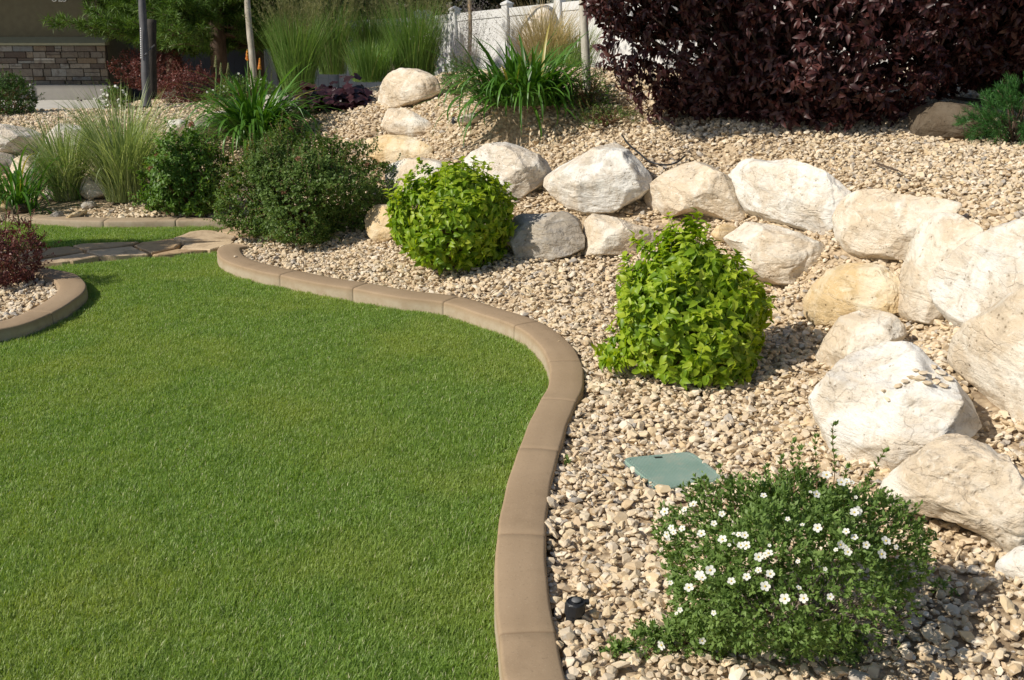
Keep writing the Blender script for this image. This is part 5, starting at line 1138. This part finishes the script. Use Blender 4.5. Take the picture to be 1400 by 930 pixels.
# ------------------------------------------------------------------ trunks and posts
def trunk(name, pts, rad, mat, label, cat_='tree', dist=None, branch=True, leaves='boxw', crown=None):
    C = [np.array([0, 0, H0]) + ray(px, py) * dist for px, py in pts]; C[0] = C[0] - [0, 0, .08]
    d = C[-1] - C[-2]; top = C[-1] + nrm(d) * 1.6; root = empty(name, C[0], label, cat_); a_ = Acc()
    CC = cat(C + [top], 6); rr = np.linspace(rad[0], rad[1], len(CC)) * (1 + .04 * np.sin(np.arange(len(CC)) * 1.3)); tube(a_, CC, rr, 12, .5)
    r_ = np.random.RandomState(int(pts[0][0])); fo = Acc()
    for k in range(9):
        i = len(CC) - 1 - r_.randint(0, 4); az = r_.uniform(0, 6.28); L_ = r_.uniform(.4, .8); q = CC[i] + np.array([math.cos(az) * L_, math.sin(az) * L_, r_.uniform(.3, .7)]); tube(a_, [CC[i], (CC[i] + q) / 2 + [0, 0, .06], q], [rad[1] * .5, .008, .004], 5, .5)
        P = q + r_.normal(0, .2, (40, 3)); clusters(fo, P, nrm(r_.normal(size=P.shape) + [0, 0, .5]), r_, 4, .07, .7, T_LONG)
    if crown:
        for c_, rd in crown:
            P, N, r2 = surf(int(2300 * rd[0] * rd[2]), [(0,.3),(.1,.7),(.3,.95),(.5,1),(.75,.86),(.9,.55),(1,.1)], rd[0], rd[1], rd[2] * 2, (c_[0], c_[1], c_[2] - rd[2]), 77, .15, .7, .5); clusters(fo, P, N, r2, 6, .078, .62, T_LONG, back=.08, out=.5, droop=.15, nup=.6)
            for q in P[r2.permutation(len(P))[:16]]: tube(a_, [CC[-3], (CC[-3] + q) / 2 + [0, 0, .12], q], [rad[1] * .5, .012, .004], 5, .5)
    o = a_.build('trunk', M[mat], root); fo.build('crown', M[leaves], root); return root, C
trunk('young_tree', [(803,152),(802,110),(800,60),(797,0),(796,-60)], (.036,.030), 'pale_bark', 'pale smooth bare trunk beside the widest daylily', dist=8.75, leaves='purple', crown=[((.3, 7.15, 2.47), (.85, .6, .6))])  # unseen crown, set forward of its trunk to shade the gravel
trunk('young_tree', [(347,112),(345,80),(341,40),(338,0),(337,-60)], (.040,.030), 'birch', 'pale mottled thin trunk behind the middle daylily', dist=12.4)
trunk('young_tree', [(641,92),(643,40),(642,0),(642,-50)], (.024,.02), 'tan_bark', 'thin tan trunk in front of the fence', dist=12.9)
# wrapped trunk with a white strip and dark timber stake
r0_, C0 = trunk('wrapped_tree', [(200,136),(199,100),(197,50),(194,0),(193,-60)], (.050,.034), 'pole', 'grey wrapped trunk with a thin white strip, in front of the red barberry', dist=12.0)
a = Acc(); q0 = np.array([0, 0, H0]) + ray(193.0, 80) * 11.94; q1 = np.array([0, 0, H0]) + ray(192.3, 37) * 11.94
for k in range(14):
    s0, s1 = k / 14, (k + .6) / 14; tube(a, [q0 + (q1 - q0) * s0, q0 + (q1 - q0) * s1], .006, 6, .5)
a.build('white_strip', M['white_strip'], r0_)
a = Acc(); st0 = np.array([0, 0, H0]) + ray(207, 120) * 12.25; st1 = np.array([0, 0, H0]) + ray(207, 28) * 12.25
rt = empty('timber_post', st0, 'thick dark timber post standing behind the grey wrapped trunk', 'post')
tube(a, cat([st0 - [0, 0, .1], st0 * .5 + st1 * .5, st1], 5), .056, 12, .5); a.build('post', M['timber'], rt)
a = Acc(); s0 = np.array([0, 0, H0]) + ray(198, 76) * 11.93; s1 = np.array([0, 0, H0]) + ray(211, 62) * 12.17; tube(a, [s0, (s0 + s1) / 2 + [0, -.03, 0], s1], .008, 6, .5); a.build('strap', M['grey_pl'], rt)
a = Acc(); y0 = np.array([0, 0, H0]) + ray(811, 138) * 8.95; y1 = np.array([0, 0, H0]) + ray(810, 116) * 8.95; tube(a, [y0 - [0, 0, .05], y1], .007, 6, .5)
o = a.build('plant_stake', M['yellow_stake'], origin=y0); tag(o, 'short yellow stake just right of the pale bare trunk', 'stake')

# ------------------------------------------------------------------ fence
def fence(A, B, posts, label, gz0, fm='vinyl'):
    A = np.array(A, float); B = np.array(B, float); root = empty('vinyl_fence', (A[0], A[1], gz0), label, 'fence', 'runs of white vinyl fence'); d2 = nrm((B - A)[:2]); nn = np.array([-d2[1], d2[0]]);
    if nn[1] > 0: nn = -nn
    Lh = np.linalg.norm((B - A)[:2]); slope = (B[2] - A[2]) / Lh
    def slab(acc, s0, s1, zt0, zt1, n0, n1, c=.5):
        V = []
        for s_ in (s0, s1):
            for nf in (n0, n1):
                for zt in (zt0, zt1): V.append((A[0] + d2[0] * s_ + nn[0] * nf, A[1] + d2[1] * s_ + nn[1] * nf, A[2] + slope * s_ + zt))
        acc.add(V, [(0,1,3,2),(4,6,7,5),(0,4,5,1),(2,3,7,6),(0,2,6,4),(1,5,7,3)], c)
    p_ = [0] + posts + [Lh]
    for i in range(len(p_) - 1):
        a_ = Acc(); s = p_[i] + .065; e = p_[i+1] - .065; k = max(1, int((e - s) / .15)); w = (e - s) / k
        for j in range(k): slab(a_, s + j * w + .002, s + (j + 1) * w - .002, -1.72, -.08, -.012, .012)
        a_.build('panel', M[fm], root, smooth=False)
        a_ = Acc(); slab(a_, s, e, -.14, -.02, -.025, .025); a_.build('rail', M[fm], root, smooth=False)
        a_ = Acc(); slab(a_, s, e, -1.75, -1.60, -.025, .025); a_.build('rail', M[fm], root, smooth=False)
    for s_ in p_:
        a_ = Acc(); slab(a_, s_ - .062, s_ + .062, -1.95, .03, -.062, .062); po = a_.build('post', M[fm], root, smooth=False)
        a_ = Acc(); slab(a_, s_ - .075, s_ + .075, .03, .055, -.075, .075)
        cx_, cy_, cz_ = A[0] + d2[0] * s_, A[1] + d2[1] * s_, A[2] + slope * s_; V = [(cx_ + (d2[0] * u + nn[0] * v_) * .07, cy_ + (d2[1] * u + nn[1] * v_) * .07, cz_ + .0555) for u, v_ in ((-1,-1),(1,-1),(1,1),(-1,1))] + [(cx_, cy_, cz_ + .10)]
        a_.add(V, [(0,1,4),(1,2,4),(2,3,4),(3,0,4)], .5)
        cap = a_.build('cap', M[fm], None, smooth=False); cap.parent = po; cap.location = tuple(-np.array(root.location))
        cap.location = tuple(-np.array(root.location))
M['shaded_vinyl'] = mat_plain('shaded_vinyl', (.10, .11, .14), .5, .05, 2, .05, 4)  # the left run's shade is put into the vinyl colour
def seg(A, B, px):
    Lf = np.linalg.norm((B - A)[:2]); ss = np.linspace(0, Lf, 800); xs = project(A + (B - A) * (ss / Lf)[:, None])[0]; return float(ss[np.argmin(np.abs(xs - px))])
f0, f1, f2, f3 = aty(90, 44, 17.9), aty(350, 34, 18.4), aty(583, 21, 19.0), aty(1010, -24, 14.3)
fence(f2, f3, [seg(f2, f3, x) for x in (622, 693, 765, 838, 925)], 'white vinyl fence run beyond the widest daylily, sunlit with leaf shadows', -.3)
g1, g2 = f1 + (f2 - f1) * .02, f2 - (f2 - f1) * .05
fence(g1, g2, [np.linalg.norm((g2 - g1)[:2]) * k / 2 for k in (1,)], 'white vinyl fence run behind the tall feathery grasses', -.4)
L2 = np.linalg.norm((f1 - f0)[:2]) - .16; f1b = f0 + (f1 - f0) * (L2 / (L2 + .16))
fence(f0, f1b, [L2 * k / 2 for k in (1,)], 'fence run coloured dark for shade between the house and the pines', -.4, 'shaded_vinyl')
h3 = f3 + np.array([.14, .0, 0]); fD = np.array([9.5, 12.6, 2.0]); Ld = np.linalg.norm((fD - h3)[:2])
fence(h3, fD, [Ld * k / 4 for k in (1, 2, 3)], 'white fence run at the far right, glimpsed through the purple leaves', .2)

# ------------------------------------------------------------------ house
HY = 17.0
def hz(py): return aty(70, py, HY)[2]
xr_ = aty(143, 60, HY)[0]; zs0, zs1, zl1, zb = hz(115), hz(62), hz(50), hz(135)
root = empty('house', (xr_ - 1.5, HY, zb), 'olive stucco house corner with a brown ledge stone base', 'house')
a = Acc(); box(a, xr_ - 9, xr_, HY + .10, HY + 8, zb - .3, 3.2); a.build('wall', M['stucco'], root, smooth=False)
a = Acc(); box(a, xr_ - 9, xr_ - .001, HY - .0, HY + .098, zb - .2, zs1 - .002); a.build('wall_base', M['mortar'], root, smooth=False)
# sloped ledge
a = Acc(); V = [(xr_ - 9, HY - .07, zs1), (xr_ + .03, HY - .07, zs1), (xr_ + .03, HY - .07, zs1 + .035), (xr_ - 9, HY - .07, zs1 + .035), (xr_ - 9, HY + .12, zl1), (xr_ + .03, HY + .12, zl1), (xr_ - 9, HY + .12, zs1), (xr_ + .03, HY + .12, zs1)]
a.add(V, [(0,1,2,3), (3,2,5,4), (0,6,7,1), (1,7,5,2), (0,3,4,6)], .5); a.build('ledge', M['trim'], root, smooth=False)
a = Acc(); r_ = np.random.RandomState(9); z = zs0 - .22
while z < zs1 - .012:
    h = min(r_.uniform(.055, .13), zs1 - .004 - z)
    x = xr_ - 3.6
    while x < xr_ - .01:
        w = min(r_.uniform(.08, .34), xr_ + .012 - x); 
        if r_.rand() < .12 and h > .07: 
            box(a, x + .004, x + w - .004, HY - r_.uniform(.02, .04), HY + .004, z + .003, z + h / 2 - .002, r_.rand(), 0, .005); box(a, x + .004, x + w - .004, HY - r_.uniform(.02, .045), HY + .004, z + h / 2 + .002, z + h - .003, r_.rand(), 0, .005)
        else: box(a, x + .004, x + w - .004, HY - r_.uniform(.015, .05), HY + .004, z + .003, z + h - .003, r_.rand(), 0, .006)
        x += w
    z += h
a.build('stone_veneer', M['ledge'], root, smooth=False)
xb0 = aty(53, 125, HY)[0]
a = Acc(); box(a, xb0, xr_ + .05, HY - .22, HY - .055, zb - .25, zs0, .5, 0, .008); a.build('plinth', M['conc'], root, smooth=False)
a = Acc(); box(a, xb0 - .035, xb0 - .003, HY - .25, HY - .06, zb - .1, zs0 + .02, .5, 0, .004); a.build('edge_strip', M['white_strip'], root, smooth=False)
# unseen roof, eave made deep to keep the front wall in shade
a = Acc(); V = [(xr_ - 9.8, HY - 1.35, 2.95), (xr_ + .9, HY - 1.35, 2.95), (xr_ + .9, HY + 9, 2.95), (xr_ - 9.8, HY + 9, 2.95), (xr_ - 9.8, HY - 1.35, 3.15), (xr_ + .9, HY - 1.35, 3.15), (xr_ + .9, HY + 9, 3.15), (xr_ - 9.8, HY + 9, 3.15), (xr_ - 6.5, HY + 3.8, 5.0), (xr_ - 2.6, HY + 3.8, 5.0)]
a.add(V, [(0,3,2,1), (0,1,5,4), (1,2,6,5), (2,3,7,6), (3,0,4,7), (4,5,9,8), (6,7,8,9)], .5)
a.F.append(np.array([(5,6,9), (7,4,8)])); a.M.append(np.zeros(2, int)); a.build('roof', M['roof'], root, smooth=False)
def numeral(ch, px, parent):
    cu = bpy.data.curves.new('numeral', 'FONT'); cu.body = ch; cu.size = .17; cu.extrude = .006; ob = bpy.data.objects.new('tmp', cu); COL.objects.link(ob)
    bpy.context.view_layer.update(); dg = bpy.context.evaluated_depsgraph_get(); me = bpy.data.meshes.new_from_object(ob.evaluated_get(dg)); bpy.data.objects.remove(ob)
    o = bpy.data.objects.new('house_number', me); COL.objects.link(o); me.materials.append(M['number']); o.parent = parent
    q = aty(px, 2.5, HY + .085); o.rotation_euler = (R(90), 0, 0); o.location = tuple(q - np.array(parent.location))
for ch, px in zip('8403', (70.5, 75.5, 80, 84.5)): numeral(ch, px, root)
# driveway slab
a = Acc(); q0 = at(40, 148.5, .33); dz = float(zb) + .0
x0 = aty(-250, 140, 14.6)[0]
box(a, x0, aty(147, 140, 15.8)[0], 15.3, HY - .225, -.1, float(hz(135)) + .0, .5, 0, .01)
o = a.build('driveway', M['drive'], smooth=False); tag(o, kind='structure')
# second lawn strip glimpsed behind the barberries
n = 500; P = np.array([np.array([0, 0, H0]) + ray(px, 131) * 15.0 for px in rs.uniform(160, 235, n)]); P[:, 1] += rs.uniform(-.4, .4, n); P[:, 2] = raw_h(P[:, 0], P[:, 1])
scatter('far_grass', P, np.c_[np.zeros(n), np.zeros(n), rs.uniform(0, 6.28, n)], np.ones((n, 3)) * 1.6, rs.randint(0, 6, n), [c_.copy() for c_ in clumps], 'sliver of grass behind the far gravel, near the grey wrapped trunk', 'stuff', 'grass')

# ------------------------------------------------------------------ small things on the gravel
def valve_box():
    c = np.mean(lid_c, axis=0); root = empty('valve_box', (c[0], c[1], LZ - .05), 'green plastic irrigation valve box lid set flush in the gravel', 'valve box')
    q = np.array([p_[:2] for p_ in lid_c]); rc = []
    for i in range(4):      # rounded corners
        p0, p1, p2 = q[i-1], q[i], q[(i+1) % 4]; d0, d1 = nrm(p0 - p1), nrm(p2 - p1); rr = .035
        for t_ in np.linspace(0, 1, 6): rc.append((1 - t_) ** 2 * (p1 + d0 * rr) + 2 * t_ * (1 - t_) * p1 + t_ ** 2 * (p1 + d1 * rr))
    rc = np.array(rc); n_ = len(rc); cc = rc.mean(0); s = lambda f_: cc + (rc - cc) * f_
    rings = [(1.0, LZ - .03), (1.0, LZ - .004), (.985, LZ), (.90, LZ), (.893, LZ - .002), (.886, LZ)]; a_ = Acc(); V = np.concatenate([np.c_[s(f_), np.full(n_, z_)] for f_, z_ in rings] + [[[cc[0], cc[1], LZ]]]); Fq = []
    for k in range(len(rings) - 1):
        for i in range(n_): j = (i + 1) % n_; Fq.append((k*n_+i, k*n_+j, (k+1)*n_+j, (k+1)*n_+i))
    base = a_.n; a_.add(V, Fq, .5); k = len(rings) - 1; tri = [(k*n_+i, k*n_+(i+1) % n_, (k+1)*n_) for i in range(n_)]; a_.F.append(np.array(tri) + base); a_.M.append(np.zeros(n_, int))
    a_.build('lid', M['lid'], root, smooth=False)
    a_ = Acc(); V = np.concatenate([np.c_[s(1.03), np.full(n_, LZ - .16)], np.c_[s(1.03), np.full(n_, LZ - .012)], np.c_[s(1.003), np.full(n_, LZ - .012)], np.c_[s(1.003), np.full(n_, LZ - .16)]]); Fq = []
    for k in range(3):
        for i in range(n_): j = (i + 1) % n_; Fq.append((k*n_+i, k*n_+j, (k+1)*n_+j, (k+1)*n_+i))
    a_.add(V, Fq, .5); a_.build('box_rim', M['grey_pl'], root, smooth=False)
    h0, h1 = at(894, 625, LZ), at(905, 624.5, LZ); a_ = Acc(); w = .012; V = [(h0[0], h0[1], LZ + .0015), (h1[0], h1[1], LZ + .0015), (h1[0], h1[1] - w, LZ + .0015), (h0[0] + .004, h0[1] - w, LZ + .0015)]
    V += [(x_, y_, LZ - .01) for x_, y_, _ in V]; a_.add(V, [(0,1,2,3),(0,4,5,1),(1,5,6,2),(2,6,7,3),(3,7,4,0)], .5); a_.build('finger_slot', M['black_pl'], root, smooth=False)
valve_box()
def sprinkler():
    b_ = at(785, 842, .075); root = empty('sprinkler_head', b_, 'black pop-up sprinkler head leaning in the gravel beside the winding curb', 'sprinkler'); a_ = Acc()
    zt = .052; tilt = np.array([.004, .0, 0])
    prof = [(.022, -.06), (.022, .008), (.0222, .0085), (.0272, .010), (.0273, .0105), (.0275, .040), (.0270, .0415), (.0255, .044), (.0250, .0445), (.0235, .0450), (.0232, .0425), (.0130, .0425), (.0128, .046), (.0, .0465)]; s_ = 32; V = []; Fq = []
    for (r0, z_) in prof:
        for k in range(s_):
            rib = 1 + (.03 if (.0100 <= z_ <= .0401 and k % 4 < 1) else 0); V.append(b_ + tilt * z_ / zt * 1.2 + np.array([math.cos(k / s_ * 6.2832) * r0 * rib, math.sin(k / s_ * 6.2832) * r0 * rib, z_]))
    for i in range(len(prof) - 1):
        for k in range(s_): k2 = (k + 1) % s_; Fq.append((i*s_+k, i*s_+k2, (i+1)*s_+k2, (i+1)*s_+k))
    a_.add(V, Fq, .5); a_.build('body', M['black_pl'], root, smooth=False)
    a_ = Acc(); c = b_ + tilt * 1.2 + [0, 0, .0470]; th = np.arange(16) / 16 * 6.2832
    V = np.concatenate([[c + [0, 0, .004]], c + np.c_[np.cos(th), np.sin(th), np.zeros(16)] * .012 + [0, 0, .003], c + np.c_[np.cos(th), np.sin(th), np.zeros(16)] * .013]); a_.add(V[:], [(0, 1 + i, 1 + (i + 1) % 16) for i in range(16)], .5)
    a_.F.append(np.array([(1 + i, 17 + i, 17 + (i + 1) % 16) for i in range(16)])); a_.M.append(np.zeros(16, int)); a_.F.append(np.array([(1 + i, 17 + (i + 1) % 16, 1 + (i + 1) % 16) for i in range(16)])); a_.M.append(np.zeros(16, int))
    a_.build('nozzle', M['grey_pl'], root)
    a_ = Acc(); e0 = b_ + np.array([.026, .004, .038]); box(a_, e0[0] - .004, e0[0] + .014, e0[1] - .008, e0[1] + .006, e0[2] - .004, e0[2] + .008, .5, 0, .002); a_.build('side_tab', M['black_pl'], root)
sprinkler()
def cap(px, py, r0, label):
    b_ = hit(px, py); a_ = Acc(); tube(a_, [b_ - [0, 0, .04], b_ + [0, 0, .02], b_ + [.004, 0, .035]], [r0, r0, r0 * .9], 12, .5); tube(a_, [b_ + [0, 0, .02], b_ + [r0 * 1.8, 0, .022]], r0 * .4, 6, .5)
    o = a_.build('drip_emitter', M['black_pl'], origin=b_); tag(o, label, 'emitter')
cap(621, 168, .022, 'small black drip emitter cap on the gravel below the widest daylily')
def hose(pts, rad, label, name='hose', mat='black_pl', lift=.012):
    C = cat([hit(px, py) + [0, 0, lift] for px, py in pts], 6); a_ = Acc(); tube(a_, C, rad, 8, .5); o = a_.build(name, M[mat], origin=C[0]); tag(o, label, 'hose' if 'hose' in name else 'twig')
hose([(850,191),(858,203),(872,216),(885,226),(897,231),(912,232),(925,229),(936,222)], .006, 'black irrigation hose bending out of the gravel between two white boulders', lift=.03)
hose([(1196,231),(1208,235),(1216,238),(1226,242)], .006, 'thin brown twig lying on the upper gravel left of the small pine', 'twig', 'bark', .03)
hose([(1226,241),(1233,246)], .003, 'short grey twig end on the upper gravel above the lumpy boulder', 'twig', 'bark', .03)

# pebbles resting on the flat white boulder and scattered stones on the curb: each a thing
dg = bpy.context.evaluated_depsgraph_get()
def pebble(px, py, s, label, group, z=None, cat_='stone', mat='gravel'):
    o = bpy.data.objects.new('pebble', stones[(int(px) * 7) % 14].data); COL.objects.link(o)
    if z is None:
        ok_, loc, nn, idx, ob, mm = SC.ray_cast(dg, Vector((0, 0, H0)), Vector(ray(px, py)).normalized()); P_ = np.array(loc) if ok_ else hit(px, py)
    else: P_ = at(px, py, z)
    o.location = tuple(P_ + [0, 0, s * .14]); o.scale = (s, s, s * .8); o.rotation_euler = (random.uniform(-.2, .2), random.uniform(-.2, .2), random.uniform(0, 6)); tag(o, label, cat_, group)
PB = 'pebbles lying on the flat white boulder'
for (px, py, s) in [(1209,536,.03),(1213,548,.036),(1182,514,.012),(1228,530,.04),(1238,524,.045),(1246,518,.04),(1256,520,.05),(1262,512,.045),(1272,516,.05),(1268,526,.05),(1252,508,.035),(1280,524,.045),(1286,512,.05),(1277,504,.04),(1290,530,.05),(1296,520,.045)]:
    pebble(px, py, s, 'pebble lying on the flat top of the white boulder above the flowering shrub', PB)
for (px, py, s, lab) in [(905,672,.075,'flat pale grey stone leaning on the near rim of the green valve box lid'), (322,352,.04,'chip of pale gravel lying on the start of the winding curb')]:
    pebble(px, py, s, lab, None, LZ if s > .05 else CT)
pebble(764, 467, .016, 'tiny white chip lying on the bend of the winding curb', None, CT)
print('objects', len(bpy.data.objects))

for o in bpy.data.objects:
    if o.get('label') and o.parent is None and len(o['label'].replace('-', ' ').split()) > 15: print('LONG', o.name, len(o['label'].split()), o['label'])
